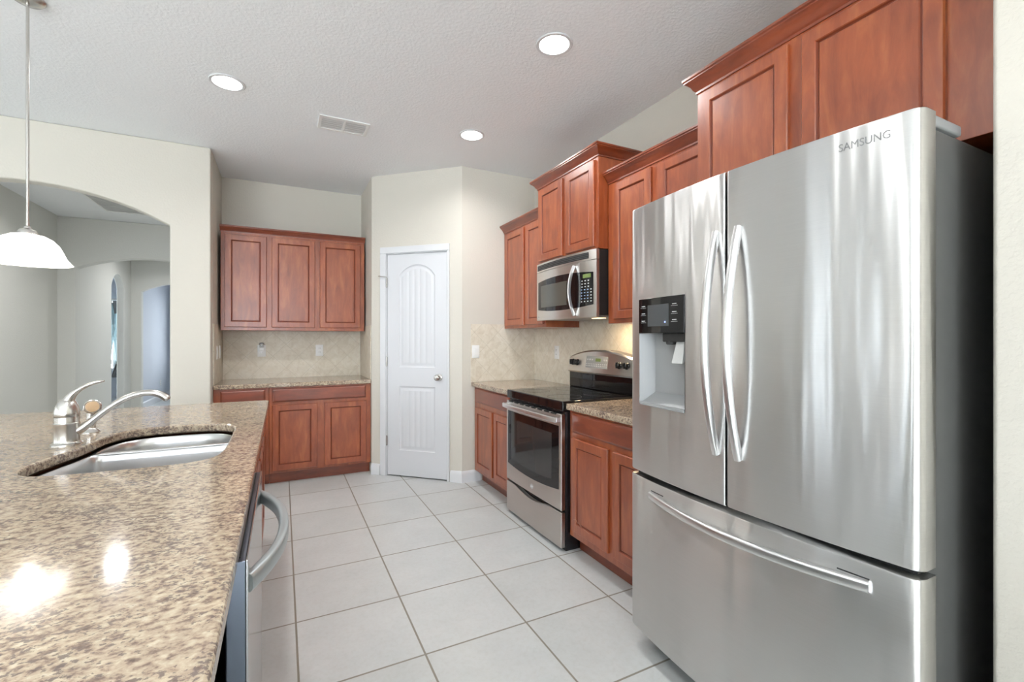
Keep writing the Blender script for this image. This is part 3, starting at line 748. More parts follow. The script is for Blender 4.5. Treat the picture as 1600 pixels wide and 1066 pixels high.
build(MB().box(1.92, 1.98, mc - .25, mc - .17, mz0 - .001, mz0 + .004), 'task_light_lens', lens, t, smooth=False)
# warm task light under the microwave (the glow on the backsplash)
la = bpy.data.lights.new('microwave_task_light', 'AREA'); la.shape = 'RECTANGLE'; la.size = .05; la.size_y = .07; la.energy = 1.6; la.color = (1, .74, .45)
lo = bpy.data.objects.new('microwave_task_light', la); COL.objects.link(lo); lo.location = (2.02, mc - .27, mz0 - .006)

# ================================================================== REFRIGERATOR
fy0, fy1 = 0.527, 1.537; fc = (fy0 + fy1) / 2; fh = (fy1 - fy0) / 2; gap = 1.030
t = thing('refrigerator', (1.78, fc, 0), 'large stainless steel french-door refrigerator with bottom freezer drawer and water dispenser', 'refrigerator')
F = RX(1.425)
build(MB().box(1.427, 2.17, 0.548, 1.516, 0.025, 1.845), 'case', DKGREY, t, bevel=0.006, seg=3)
for x, y in ((1.50, .62), (1.50, 1.44), (2.10, .62), (2.10, 1.44)):
    build(MB().lathe([(.02, 0), (.02, .03)], (x, y, 0), 12), 'levelling_foot', BLACKM, t)
build(MB().box(1.44, 1.47, 0.57, 1.49, 0.03, 0.088), 'base_grille', BLACKM, t)
R_ = 0.016
def fn(lo, hi, rl, rr):
    """front of a door between lo and hi, rounded at the ends"""
    def f(u):
        n = 0.075 + 0.040 * (1 - ((u - fc) / fh) ** 2)
        for edge, r, sgn in ((lo, rl, 1), (hi, rr, -1)):
            d = (u - edge) * sgn
            if d < r: n -= r - math.sqrt(max(0, r * r - (r - d) ** 2))
        return n
    return f
def fus(lo, hi, rl, rr, n=22):
    s = []
    for k in range(7): s.append(lo + rl * (1 - math.cos(k / 6 * PI / 2)))
    s += lin(lo + rl, hi - rr, n)[1:-1]
    for k in range(7): s.append(hi - rr * (1 - math.cos((6 - k) / 6 * PI / 2)))
    return s
def froll(mb, us, f, z0, z1, n0=0.0):
    """door slab with softly rolled top and bottom edges"""
    loops = []
    for u in us:
        n = f(u); c = 0.006
        loops.append([F.p(u, n0, z0), F.p(u, n - c, z0), F.p(u, n - c * .3, z0 + c * .3), F.p(u, n, z0 + c), F.p(u, n, z1 - c), F.p(u, n - c * .3, z1 - c * .3), F.p(u, n - c, z1), F.p(u, n0, z1)])
    return mb.loft(loops)
fz0, fz1, dz0, dz1 = 0.090, 0.738, 0.757, 1.867
f = fn(fy0, gap - .004, .022, .006)
rd = build(froll(MB(), fus(fy0, gap - .004, .022, .006), f, dz0, dz1, .006), 'right_door', STEEL, t, angle=30)
f2 = fn(gap + .004, fy1, .006, .022)
# left door with a dispenser opening du0..du1, wz0..wz1
du0, du1, wz0, wz1, pz1 = 1.205, 1.470, 1.042, 1.335, 1.476
mb = MB()
allu = fus(gap + .004, fy1, .006, .022)
L_ = [u for u in allu if u < du0 - .004] + [du0]; R2 = [du1] + [u for u in allu if u > du1 + .004]; M_ = lin(du0, du1, 9)
froll(mb, L_, f2, dz0, dz1, .006); froll(mb, R2, f2, dz0, dz1, .006)
def patch(mb, us, z0, z1, lowroll, highroll):
    loops = []
    for u in us:
        n = f2(u); c = .006; p = [F.p(u, .006, z0)]
        p += [F.p(u, n - c, z0), F.p(u, n - c * .3, z0 + c * .3), F.p(u, n, z0 + c)] if lowroll else [F.p(u, n, z0)]
        p += [F.p(u, n, z1 - c), F.p(u, n - c * .3, z1 - c * .3), F.p(u, n - c, z1)] if highroll else [F.p(u, n, z1)]
        p += [F.p(u, .006, z1)]; loops.append(p)
    mb.loft(loops)
patch(mb, M_, dz0, wz0, True, False); patch(mb, M_, wz1, dz1, False, True)
ld = build(mb, 'left_door', STEEL, t, angle=30)
# dispenser
mb = MB()
nb = 0.030
fr_ = lambda u: f2(u) + .001
back = [F.p(du0 + .03, nb, wz0 + .05), F.p(du1 - .035, nb, wz0 + .05), F.p(du1 - .035, nb, wz1), F.p(du0 + .03, nb, wz1)]
front = [F.p(du0, fr_(du0), wz0), F.p(du1, fr_(du1), wz0), F.p(du1, fr_(du1), wz1), F.p(du0, fr_(du0), wz1)]
fronti = [F.p(du0 + .004, fr_(du0) - .004, wz0 + .004), F.p(du1 - .004, fr_(du1) - .004, wz0 + .004), F.p(du1 - .004, fr_(du1) - .004, wz1), F.p(du0 + .004, fr_(du0) - .004, wz1)]
mb.loft([front, fronti, back], False, True)
ds = build(mb, 'dispenser_recess', GREYP, t, angle=20)
pn = build(MB().curved(F, M_, wz1, pz1, .06, lambda u: f2(u) + .004), 'dispenser_panel', BLACKG, t, bevel=.0015)
build(MB().curved(F, lin(1.285, 1.410, 5), 1.362, 1.448, .06, lambda u: f2(u) + .0046), 'display', DISPG, pn)
for uu, zz in ((1.438, 1.44), (1.438, 1.41), (1.438, 1.38), (1.255, 1.44), (1.255, 1.41), (1.255, 1.38)):
    mb = MB(); mb.curved(F, [uu - .017, uu + .017], zz - .002, zz - .0012, .07, lambda x: f2(x) + .0048)
    mb.curved(F, [uu - .011, uu + .011], zz + .004, zz + .0065, .07, lambda x: f2(x) + .0048)
    build(mb, 'key_label', KEYW, pn, smooth=False)
build(MB().curved(F, [1.302, 1.308], 1.375, 1.381, .07, lambda x: f2(x) + .005), 'indicator', BLUELED, pn, smooth=False)
mb = MB().fbox(F, 1.225, 1.335, .045, .092, wz1 - .034, wz1 + .001); mb.lathe([(.018, 0), (.020, .012), (.012, .03)], F.p(1.305, .075, wz1 - .045), 16)
build(mb, 'spout_housing', BLACKM, t, bevel=.004)
pd = MB(); pd.loft([[F.p(1.262 - a, .058 + c, z), F.p(1.262 + a, .058 + c, z), F.p(1.262 + a * .9, .068 + c, z), F.p(1.262 - a * .9, .068 + c, z)] for z, a, c in ((1.218, .027, .024), (1.223, .029, .024), (1.26, .026, .014), (1.305, .022, .004))])
build(pd, 'dispenser_paddle', simple('pale_paddle', (.62, .62, .6, 1), .25), t, bevel=.003)
build(MB().curved(F, lin(du0 + .003, du1 - .003, 7), wz0 - .002, wz0 + .010, .05, lambda u: f2(u) + .004), 'drip_tray', GREYP, t, bevel=.002)
# freezer drawer
f3 = fn(fy0, fy1, .022, .022)
fz = build(froll(MB(), fus(fy0, fy1, .022, .022, 30), f3, fz0, fz1, .004), 'freezer_drawer', STEEL, t, angle=30)
build(MB().box(1.38, 1.43, fy0 + .02, fy1 - .02, 0.730, 0.766), 'door_gasket', BLACKM, t, smooth=False)
build(MB().fbox(F, gap - .0035, gap + .0035, .01, .070, dz0 + .01, dz1 - .01), 'door_gasket', BLACKM, t, smooth=False)
def vhandle(uc):
    zs_ = lin(0.925, 1.672, 33)
    path = [F.p(uc, 0.115 + 0.002 + 0.058 * (1 - ((z - 1.2985) / .3735) ** 2), z) for z in zs_]
    mb = MB().sweep(path, rrect(0.026, 0.022, 0.007), up=Vector((0, 1, 0)))
    return mb
build(vhandle(1.064), 'handle', CHROME, ld); build(vhandle(0.980), 'handle', CHROME, rd)
hu = lin(0.628, 1.392, 33)
mb = MB().sweep([F.p(u, f3(u) + 0.004 + 0.048 * (1 - ((u - 1.01) / .382) ** 2), 0.682) for u in hu], rrect(0.020, 0.030, 0.008))
build(mb, 'handle', CHROME, fz)
for u0_, u1_ in ((.628, .70), (1.32, 1.392)): build(MB().curved(F, lin(u0_, u1_, 4), .698, .7015, .06, lambda u: f3(u) + .0008), 'handle_recess', BLACKM, fz, smooth=False)
for ya, yb, nm in ((0.540, 0.640, 'r'), (1.425, 1.525, 'l')):
    mb = MB().box(1.385, 1.60, ya, yb, 1.846, 1.874); build(mb, 'hinge_cover', GREYP, t, bevel=.006)
lettering('SAMSUNG', 0.0285, F, 0.640, 0, 1.820, 'brand_lettering', LETTER, rd, depth=.0006, stretch=0.86, nf=f, bold=0.0)

# ================================================================== ISLAND
IX, IY = -0.076, 3.362
# sink cut-out outline (counter-clockwise in plan)
def smooth_poly(P, n=5):
    out = []; m = len(P)
    for i in range(m):
        p0, p1, p2, p3 = [Vector(P[(i + k - 1) % m]) for k in range(4)]
        for k in range(n):
            s = k / n
            out.append(0.5 * ((2 * p1) + (-p0 + p2) * s + (2 * p0 - 5 * p1 + 4 * p2 - p3) * s * s + (-p0 + 3 * p1 - 3 * p2 + p3) * s ** 3))
    return out
SO = smooth_poly([(-0.188, 1.96), (-0.188, 2.18), (-0.190, 2.36), (-0.205, 2.455), (-0.255, 2.525), (-0.34, 2.555), (-0.46, 2.562), (-0.55, 2.55), (-0.61, 2.50), (-0.640, 2.41), (-0.648, 2.30),
                  (-0.662, 2.19), (-0.690, 2.08), (-0.710, 1.98), (-0.708, 1.885), (-0.665, 1.822), (-0.59, 1.796), (-0.46, 1.785), (-0.33, 1.782), (-0.245, 1.795), (-0.203, 1.850)])
def resample(P, n=64):
    L = [0]
    for i in range(len(P)): L.append(L[-1] + (P[(i + 1) % len(P)] - P[i]).length)
    out = []
    for k in range(n):
        d = L[-1] * k / n; i = max(j for j in range(len(P)) if L[j] <= d); s_ = (d - L[i]) / (L[i + 1] - L[i])
        out.append(P[i] + (P[(i + 1) % len(P)] - P[i]) * s_)
    return out
def relax(P, it):
    for _ in range(it): P = [(P[i - 1] + P[i] * 2 + P[(i + 1) % len(P)]) / 4 for i in range(len(P))]
    return P
SO = relax(resample(SO, 160), 8)
def rc_poly(x0, x1, y0, y1, r):
    out = []
    for cx, cy, a0 in ((x1 - r, y1 - r, 0), (x0 + r, y1 - r, 90), (x0 + r, y0 + r, 180), (x1 - r, y0 + r, 270)):
        for k in range(7):
            a = math.radians(a0 + 15 * k); out.append(Vector((cx + r * math.cos(a), cy + r * math.sin(a))))
    return out
OUT = rc_poly(-1.50, IX, -0.60, IY, 0.03)
mb = MB(); bm = mb.bm
def holed_slab(bm, outer, inner, z0, z1, e=0.007):
    def lp(P, z): return [bm.verts.new((p.x, p.y, z)) for p in P]
    def offs(P, d):
        m = len(P); res = []
        for i in range(m):
            t_ = (P[(i + 1) % m] - P[i - 1]).normalized(); nn = Vector((t_.y, -t_.x)); res.append(P[i] - nn * d)
        return res
    def quads(a, b):
        for i in range(len(a)): bm.faces.new([a[i], a[(i + 1) % len(a)], b[(i + 1) % len(b)], b[i]])
    tops, bots = [], []
    for P, sg in ((outer, 1), (inner, -1)):
        l0 = lp(offs(P, e * sg * .9), z0); l1 = lp(P, z0 + e); l2 = lp(P, z1 - e); l3 = lp(offs(P, e * .3 * sg), z1 - e * .3); l4 = lp(offs(P, e * sg), z1)
        for a, b in ((l0, l1), (l1, l2), (l2, l3), (l3, l4)): quads(a, b)
        tops.append(l4); bots.append(l0)
    for G in (tops, bots):
        ed = []
        for l in G:
            for i in range(len(l)):
                e_ = bm.edges.get((l[i], l[(i + 1) % len(l)])) or bm.edges.new((l[i], l[(i + 1) % len(l)])); ed.append(e_)
        bmesh.ops.triangle_fill(bm, use_beauty=True, use_dissolve=False, edges=ed)
holed_slab(bm, OUT, SO, 0.877, 0.914)
tag(build(mb, 'countertop', GRANITE, None, angle=15, org=(-0.8, 1.4, 0.877)), 'large polished beige granite island countertop with the sink cut into it', 'countertop', 'granite countertops')
# island cabinets: sink base beyond the dishwasher, narrow run and apron on the near side
F = LX(-0.118)
t = thing('base_cabinet', (-0.45, 2.55, 0), 'cherry sink base cabinet at the far end of the island beyond the dishwasher', 'cabinet', 'cherry base cabinets')
mb = MB()
mb.box(-0.74, -0.118, 1.765, 1.783, .105, .876); mb.box(-0.74, -0.118, 3.30, 3.325, .105, .876); mb.box(-0.76, -0.74, 1.765, 3.325, .105, .876); mb.box(-0.74, -0.118, 1.765, 3.325, .105, .125)
mb.box(-0.140, -0.118, 1.783, 3.30, .125, .16); mb.box(-0.140, -0.118, 1.783, 3.30, .84, .876); mb.box(-0.140, -0.118, 2.66, 2.72, .16, .84)
build(mb, 'cabinet_box', WOOD, t, smooth=False)
build(MB().box(-0.76, -0.19, 1.765, 3.325, 0, .105), 'toe_kick', WOODH, t, smooth=False)
for a, b in ((1.80, 2.215), (2.24, 2.66), (2.71, 2.99), (3.01, 3.30)): cdoor(F, a, b, .14, .69, t)
for a, b in ((1.80, 2.66), (2.71, 3.30)): cdrawer(F, a, b, .725, .855, t)
t = thing('island_base', (-1.1, 1.4, 0), 'pale grey-white island knee wall under the overhanging granite', 'island')
build(MB().box(-1.15, -0.775, -0.45, 3.325, 0, .876), 'knee_wall', WALL, t, smooth=False)
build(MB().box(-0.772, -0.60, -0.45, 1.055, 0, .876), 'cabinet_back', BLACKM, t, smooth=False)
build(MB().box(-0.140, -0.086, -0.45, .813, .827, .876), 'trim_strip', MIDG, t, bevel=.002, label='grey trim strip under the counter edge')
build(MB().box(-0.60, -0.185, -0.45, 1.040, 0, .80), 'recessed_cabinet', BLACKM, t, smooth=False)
# dishwasher
t = thing('dishwasher', (-0.40, 1.41, 0), 'stainless steel dishwasher with a bowed grey handle built into the side of the island', 'dishwasher')
wy0, wy1 = 1.062, 1.755
build(MB().box(-0.70, -0.125, wy0 + .01, wy1 - .005, .01, .868), 'tub', BLACKM, t, bevel=.003)
DWS = steel('dishwasher_stainless', (0.58, 0.59, 0.60, 1), 0.16, aniso=.4)
dw = build(MB().box(-0.101, -0.065, wy0, wy1 - .004, .115, .866), 'door', simple('door_edge_reflection_tint', (.20, .23, .29, 1), .3, 1.0), t, bevel=.003)  # bluish reflection on the steel edge put into its base colour
build(MB().box(-0.066, -0.061, wy0 - .001, wy1 - .003, .113, .868), 'door_skin', DWS, dw, bevel=.0015)
for xa in (-0.095, -0.082): build(MB().box(xa, xa + .006, wy0 + .02, wy1 - .02, .862, .8675), 'control_strip', BLACKM, dw, smooth=False)
build(MB().box(-0.118, -0.100, wy0 + .02, wy1 - .02, .01, .11), 'kick_plate', BLACKM, t, smooth=False)
F = LX(-0.062)
hy = lin(wy0 + .045, wy1 - .055, 29); hm = (hy[0] + hy[-1]) / 2; hh = (hy[-1] - hy[0]) / 2
mb = MB().sweep([F.p(y, -0.004 + .070 * (1 - abs((y - hm) / hh) ** 2.3), .800) for y in hy], lambda s: rrect(.024, .040 , .010))
build(mb, 'handle', GREYP if False else simple('blue_grey_handle', (.42, .46, .47, 1), .32, .5), dw)

# ---- sink
t = thing('sink', (-0.43, 2.17, 0.70), 'double bowl undermount stainless steel sink in the island', 'sink')
def clip(P, ycut, keep_hi):
    out = []; m = len(P)
    for i in range(m):
        a, b = P[i], P[(i + 1) % m]; ia = (a.y >= ycut) == keep_hi; ib = (b.y >= ycut) == keep_hi
        if ia: out.append(a)
        if ia != ib: s_ = (ycut - a.y) / (b.y - a.y); out.append(a + (b - a) * s_)
    return out
def resample(P, n=64):
    L = [0]
    for i in range(len(P)): L.append(L[-1] + (P[(i + 1) % len(P)] - P[i]).length)
    out = []
    for k in range(n):
        d = L[-1] * k / n; i = max(j for j in range(len(P)) if L[j] <= d); s_ = (d - L[i]) / (L[i + 1] - L[i])
        out.append(P[i] + (P[(i + 1) % len(P)] - P[i]) * s_)
    return out
def relax(P, it):
    for _ in range(it): P = [(P[i - 1] + P[i] * 2 + P[(i + 1) % len(P)]) / 4 for i in range(len(P))]
    return P
def grow(P, d):
    m = len(P); res = []
    sg = 1 if sum(P[i - 1].x * P[i].y - P[i].x * P[i - 1].y for i in range(m)) > 0 else -1
    for i in range(m):
        t_ = (P[(i + 1) % m] - P[i - 1]).normalized(); nn = Vector((t_.y, -t_.x)) * sg
        res.append(P[i] + nn * d)
    return res
def bowl(P, ztop, depth, name, parent):
    P = relax(resample(P, 200), 24)
    c = sum(P, Vector((0, 0))) / len(P)
    lev = [(0.012, ztop - .0015), (0.0, ztop - .0005), (-.006, ztop - .008), (-.010, ztop - .03), (-.012, ztop - depth * .6), (-.015, ztop - depth + .03), (-.021, ztop - depth + .010), (-.030, ztop - depth)]
    loops = [[Vector((p.x, p.y, z)) for p in grow(P, d)] for d, z in lev]
    mb = MB().loft(loops, False, True)
    # outer skin so that the bowl has thickness
    return build(mb, name, STEELS, parent, angle=50), c
DIV = 2.285
near = clip(SO, DIV - .004, False); far = clip(SO, DIV + .004, True)
b1, c1 = bowl(near, .868, .20, 'near_bowl', t); b2, c2 = bowl(far, .868, .17, 'far_bowl', t)
for c, zz, par in ((c1, .668, b1), (c2, .698, b2)):
    mb = MB().lathe([(.045, .0005), (.045, .003), (.036, .003), (.030, .001)], (c.x, c.y, zz), 28); build(mb, 'drain', NICKEL, par)
mb = MB(); mb.slab([Vector(p) for p in [(-0.66, DIV - .014), (-0.19, DIV - .014), (-0.19, DIV + .014), (-0.64, DIV + .014)]], .862, .8692); build(mb, 'divider', STEELS, t, bevel=.003)

# ---- faucet
fx, fyy = -0.728, 2.300
t = thing('faucet', (fx, fyy, .914), 'brushed nickel single lever kitchen faucet with swivel spout behind the sink', 'faucet')
mb = MB().lathe([(.046, 0), (.046, .004), (.042, .007), (.039, .010), (.0382, .013), (.038, .020), (.0375, .075), (.0385, .077), (.0385, .081), (.037, .083), (.037, .105)], (fx, fyy, .914), 36)
build(mb, 'body', NICKEL, t)
mb = MB().lathe([(.036, .106), (.0375, .110), (.0375, .122), (.034, .140), (.027, .158), (.020, .168), (.008, .173)], (fx, fyy, .914), 36)
lv = build(mb, 'cap', NICKEL, t)
# lever sweeping up and to the right of the body
lp_ = [(0.0, 0, .135), (.000, .0, .155), (.008, .0, .176), (.024, 0, .197), (.046, 0, .214), (.072, 0, .226), (.098, 0, .234), (.112, 0, .235)]
lw = [.028, .024, .019, .015, .012, .011, .011, .007]; lt = [.028, .022, .016, .011, .008, .006, .0055, .004]
path = [Vector((fx + a, fyy + b, .914 + c)) for a, b, c in lp_]
loops = []
for i, p in enumerate(path):
    t_ = (path[min(i + 1, 7)] - path[max(i - 1, 0)]).normalized(); side = Vector((0, 1, 0)); nn = t_.cross(side).normalized()
    loops.append([p + side * lw[i] * math.cos(2 * PI * k / 16) + nn * lt[i] * math.sin(2 * PI * k / 16) for k in range(16)])
o = build(MB().loft(loops), 'lever', NICKEL, t, angle=60); sb = o.modifiers.new('s', 'SUBSURF'); sb.levels = 2; sb.render_levels = 2
sp = [(.020, 0, .040), (.045, 0, .056), (.075, 0, .084), (.110, 0, .118), (.150, 0, .150), (.190, 0, .172), (.225, 0, .182), (.262, 0, .182), (.290, 0, .172), (.306, 0, .157), (.312, 0, .148)]
sr = [.022, .018, .0155, .0145, .014, .014, .0145, .0155, .0165, .017, .0165]
path = [Vector((fx + a, fyy + b, .914 + c)) for a, b, c in sp]; loops = []
for i, p in enumerate(path):
    t_ = (path[min(i + 1, len(path) - 1)] - path[max(i - 1, 0)]).normalized(); side = Vector((0, 1, 0)); nn = t_.cross(side).normalized()
    loops.append([p + side * sr[i] * math.cos(2 * PI * k / 16) + nn * sr[i] * .85 * math.sin(2 * PI * k / 16) for k in range(16)])
o = build(MB().loft(loops), 'spout', NICKEL, t, angle=60); sb = o.modifiers.new('s', 'SUBSURF'); sb.levels = 2; sb.render_levels = 2
# side sprayer
sx, sy = -0.727, 2.545
t = thing('side_sprayer', (sx, sy, .914), 'nickel side sprayer with round tan-faced head standing behind the faucet', 'sprayer')
build(MB().lathe([(.030, 0), (.030, .003), (.024, .010), (.016, .018), (.0155, .020)], (sx, sy, .914), 28), 'base', NICKEL, t)
build(MB().lathe([(.015, .018), (.016, .05), (.0155, .075), (.017, .10)], (sx, sy, .914), 24), 'stem', NICKEL, t)
hd_ = Vector((.15, -.95, .25)).normalized()
hc = Vector((sx + .006, sy - .004, .914 + .108))
build(MB().lathe([(.010, -.030), (.022, -.022), (.029, -.006), (.030, .008), (.026, .012), (.024, .008)], hc, 28, hd_), 'spray_head', NICKEL, t)
build(MB().lathe([(.024, .006), (.022, .011), (.010, .012)], hc, 28, hd_), 'spray_face', COPPER, t)

# ================================================================== LIGHTS
def recessed(x, y, label, group='recessed ceiling lights'):
    t = thing('recessed_light', (x, y, CEIL), label, 'ceiling light', group)
    build(MB().lathe([(.082, -.001), (.098, -.001), (.098, -.004), (.094, -.007), (.080, -.006), (.078, -.001)], (x, y, CEIL), 40, cap0=False, cap1=False), 'trim_ring', TRIM, t)
    build(MB().lathe([(.080, -.001), (.080, -.004), (.03, -.006)], (x, y, CEIL), 40, cap0=False), 'lamp_lens', LAMP, t)
    return t
def lamp(x, y, e=LAMP_W, z=CEIL - .012):
    l = bpy.data.lights.new('recessed_lamp', 'AREA'); l.shape = 'DISK'; l.size = .13; l.energy = e; l.color = SPOT_COL; l.spread = math.radians(150)
    o = bpy.data.objects.new('recessed_lamp', l); COL.objects.link(o); o.location = (x, y, z)
r0 = recessed(1.293, 2.067, 'round lit recessed ceiling light nearest the refrigerator, largest of the three')
spots = [(-0.300, 3.274, 'round lit recessed ceiling light on the left, between the pendant rod and the air vent'),
         (1.303, 3.276, 'round lit recessed ceiling light near the pantry corner, smallest of the three'),
         (-1.54, 6.09, 'recessed ceiling light in the hall behind the wide arch'),
         (-1.50, 9.2, 'unseen recessed ceiling light added to brighten the passage behind the second arch'),  # hidden by the arch, added only for more light in the passage
         (-0.300, 0.86, 'recessed ceiling light overhead behind the camera, above the island'),
         (1.0, -0.9, 'recessed ceiling light behind the camera, toward the rear windows')]
for x, y, l in spots: copy_thing(r0, (x - 1.293, y - 2.067, 0), l)
lamp(1.293, 2.067)
for x, y, l in spots: lamp(x, y, LAMP_W * (1.5 if y > 8 else 1.9 if y > 5 else 1))
# pendant
px_, py_ = -1.045, 2.875
t = thing('pendant_light', (px_, py_, CEIL), 'pendant light with bell-shaped white glass shade and long nickel rod above the island', 'pendant light')
build(MB().lathe([(.006, -1.08), (.006, -.02)], (px_, py_, CEIL), 12), 'rod', NICKEL, t)
build(MB().lathe([(.062, 0), (.062, -.006), (.05, -.018), (.012, -.026)], (px_, py_, CEIL), 28), 'canopy', NICKEL, t)
pz = 1.660
build(MB().lathe([(.006, .172), (.012, .168), (.014, .160), (.030, .152), (.036, .140), (.036, .128)], (px_, py_, pz), 28), 'socket_cap', NICKEL, t)
sh = build(MB().lathe([(.034, .133), (.060, .127), (.085, .112), (.106, .088), (.120, .058), (.132, .028), (.150, .004), (.154, 0), (.149, .002), (.129, .028), (.117, .058), (.103, .086), (.083, .108), (.058, .123), (.034, .129)], (px_, py_, pz), 48, cap0=False, cap1=False), 'lamp_shade', SHADE, t, angle=60)
bl_ = build(MB().lathe([(.012, .115), (.028, .095), (.034, .07), (.028, .045), (.010, .034)], (px_, py_, pz), 24), 'bulb', LAMP, t)
l = bpy.data.lights.new('pendant_lamp', 'POINT'); l.energy = 1.5; l.color = (1, .9, .75); l.shadow_soft_size = .03
o = bpy.data.objects.new('pendant_lamp', l); COL.objects.link(o); o.location = (px_, py_, pz - .02)

# ================================================================== VENTS
def vent(x0, x1, y0, y1, label, ns, cols=2):
    t = thing('ceiling_vent', ((x0 + x1) / 2, (y0 + y1) / 2, CEIL), label, 'air vent')
    mb = MB(); b = .022
    mb.box(x0, x1, y0, y0 + b, CEIL - .008, CEIL - .0005); mb.box(x0, x1, y1 - b, y1, CEIL - .008, CEIL - .0005)
    mb.box(x0, x0 + b, y0 + b, y1 - b, CEIL - .008, CEIL - .0005); mb.box(x1 - b, x1, y0 + b, y1 - b, CEIL - .008, CEIL - .0005)
    for c in range(1, cols):
        xm = x0 + (x1 - x0) * c / cols; mb.box(xm - .008, xm + .008, y0 + b, y1 - b, CEIL - .008, CEIL - .0005)
    build(mb, 'vent_frame', PLASTIC, t, bevel=.002)
    build(MB().box(x0 + b, x1 - b, y0 + b, y1 - b, CEIL - .002, CEIL - .0006), 'vent_backing', simple('vent_backing_grey', (.8, .8, .79, 1), .7), t, smooth=False)  # plain pale grey sheet behind the slats
    mb = MB()
    for k in range(ns):
        y = y0 + b + (y1 - y0 - 2 * b) * (k + .5) / ns; h = (y1 - y0 - 2 * b) / ns * .42
        mb.loft([[(x, y - h, CEIL - .0065), (x, y + h * .9, CEIL - .0025), (x, y + h, CEIL - .0035), (x, y - h, CEIL - .0078)] for x in (x0 + b, x1 - b)])
    build(mb, 'vent_slats', PLASTIC, t, smooth=False)
vent(0.232, 0.575, 3.440, 3.665, 'small two-section white ceiling vent between two recessed lights', 6)
vent(-1.93, -1.12, 6.45, 7.25, 'large return air vent in the hall ceiling seen through the wide arch', 14, 1)

# ================================================================== SWITCHES AND OUTLETS
def plate(F, u, z, label, kind='outlet', group='wall plates', n=.0085):
    t = thing('electrical_outlet' if kind == 'outlet' else 'light_switch', F.p(u, n, z), label, 'outlet' if kind == 'outlet' else 'light switch', group)
    mb = MB(); mb.rings(F.at(n), u - .037, u + .037, z - .059, z + .059, [(0, .003), (.004, .0055)]); build(mb, 'cover_plate', PLASTIC, t)
    if kind == 'outlet':
        for dz in (-.020, .020):
            s_ = build(MB().rings(F.at(n + .005), u - .016, u + .016, z + dz - .014, z + dz + .014, [(0, .001), (.003, .002)]), 'socket', PLASTIC, t)
            m2 = MB()
            for du_ in (-.006, .006): m2.fbox(F.at(n + .005), u + du_ - .0012, u + du_ + .0012, 0, .0024, z + dz - .003, z + dz + .007)
            build(m2, 'socket_slots', SLOT, s_, smooth=False)
    else:
        build(MB().rings(F.at(n + .005), u - .016, u + .016, z - .033, z + .033, [(0, .001), (.002, .003)]), 'rocker', PLASTIC, t)
    return t
plate(FY(NB), -0.183, 1.188, 'white outlet with a plug-in night light on the niche backsplash')
plate(FY(NB), 0.351, 1.188, 'white outlet on the niche backsplash nearer the pantry door')
plate(LX(NL), 4.80, 1.188, 'white light switch on the left side wall of the niche, nearer the front', 'switch')
plate(LX(NL), 4.985, 1.188, 'white light switch on the left side wall of the niche, nearer the back', 'switch')
plate(FY(YR), 1.590, 1.192, 'white light switch on the backsplash beside the pantry wall edge', 'switch')
plate(RX(XW), 3.49, 1.188, 'white outlet on the backsplash left of the range backguard')
plate(LX(-2.30), 11.98, 0.375, 'low white outlet on the blue-grey wall seen through both arches', n=0)
F = FY(NB)
t = thing('night_light', F.p(-0.183, .018, 1.208), 'small plug-in night light with clear top plugged into the niche outlet', 'night light')
build(MB().fbox(F, -.205, -.161, .0155, .036, 1.190, 1.222), 'plug_body', PLASTIC, t, bevel=.005, seg=3)
build(MB().lathe([(.018, 0), (.020, .012), (.021, .035), (.017, .046)], F.p(-.183, .030, 1.222), 20), 'clear_shade', CLEAR, t)
build(MB().lathe([(.0205, .036), (.0205, .044), (.014, .049)], F.p(-.183, .030, 1.222), 20), 'top_ring', GREYP, t)

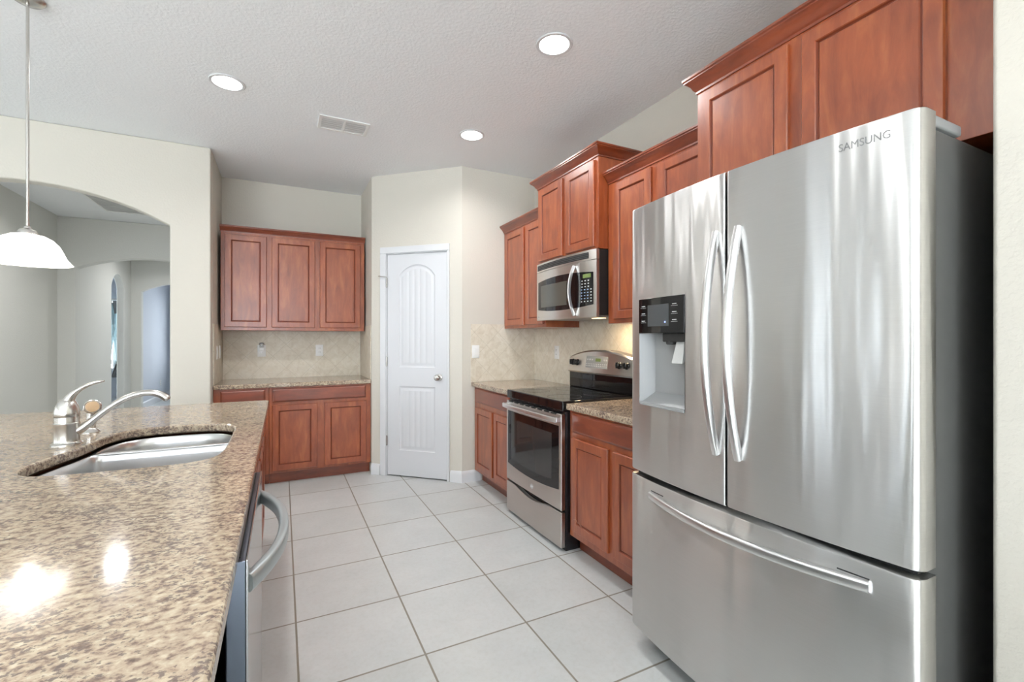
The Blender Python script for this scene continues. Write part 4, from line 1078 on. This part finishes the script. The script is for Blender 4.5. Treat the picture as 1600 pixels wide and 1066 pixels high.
# ================================================================== CURTAIN (far bedroom)
t = thing('curtain', (-3.35, 12.90, 0.45), 'pale blue curtain with grey swag valance at the far window, seen through the narrow arch', 'curtain')
def drape(x0, x1, y, z0, z1, amp, waves, wfun=None, n=90, m_=12):
    mb = MB(); rows = []
    for j in range(m_ + 1):
        s = j / m_; z = z0 + (z1 - z0) * s; k = wfun(s) if wfun else 1; xc = (x0 + x1) / 2
        rows.append([Vector((xc + (x0 + (x1 - x0) * i / n - xc) * k, y + amp * math.sin(i / n * waves * 2 * PI) * (.6 + .4 * s), z)) for i in range(n + 1)])
    bm_ = mb.bm; V = [[mb.v(p) for p in r] for r in rows]
    for a, b in zip(V, V[1:]):
        for i in range(n): mb.face([a[i], a[i + 1], b[i + 1], b[i]])
    return mb
gath = lambda s: .62 + .38 * abs(s - .12) ** .8 * 1.2
for (xa, xb) in ((-3.80, -3.26), (-3.36, -2.90)):
    o = build(drape(xa, xb, 12.92, .75, 2.10, .022, 7, gath), 'sheer_panel', SHEER, t, angle=180); so = o.modifiers.new('s', 'SOLIDIFY'); so.thickness = .002
for (xa, xb) in ((-3.80, -3.34), (-3.36, -2.90)):
    o = build(drape(xa, xb, 12.915, .45, .80, .03, 6, lambda s: 1.0 - .4 * s), 'gathered_hem', GREYCLOTH, t, angle=180); so = o.modifiers.new('s', 'SOLIDIFY'); so.thickness = .003
mb = MB()
for k, xc in enumerate((-3.72, -3.42, -3.22, -2.96)):
    loops = []
    for j in range(13):
        s = j / 12; w_ = .10 * (1 - .35 * s); zz = 2.14 - .26 * s
        loops.append([(xc + w_ * math.cos(a), 12.86 + .02 * math.sin(a) - .015 * math.sin(s * PI), zz - .03 * math.cos(a) ** 2 * s) for a in [2 * PI * q / 16 for q in range(16)]])
    mb.loft(loops)
build(mb, 'swag_valance', GREYCLOTH, t)
build(MB().sweep([(-3.9, 12.88, 2.17), (-2.80, 12.88, 2.17)], circ(.012, 12)).box(-3.88, -3.86, 12.88, 13.05, 2.16, 2.18).box(-2.84, -2.82, 12.88, 13.05, 2.16, 2.18), 'curtain_rod', NICKEL, t)
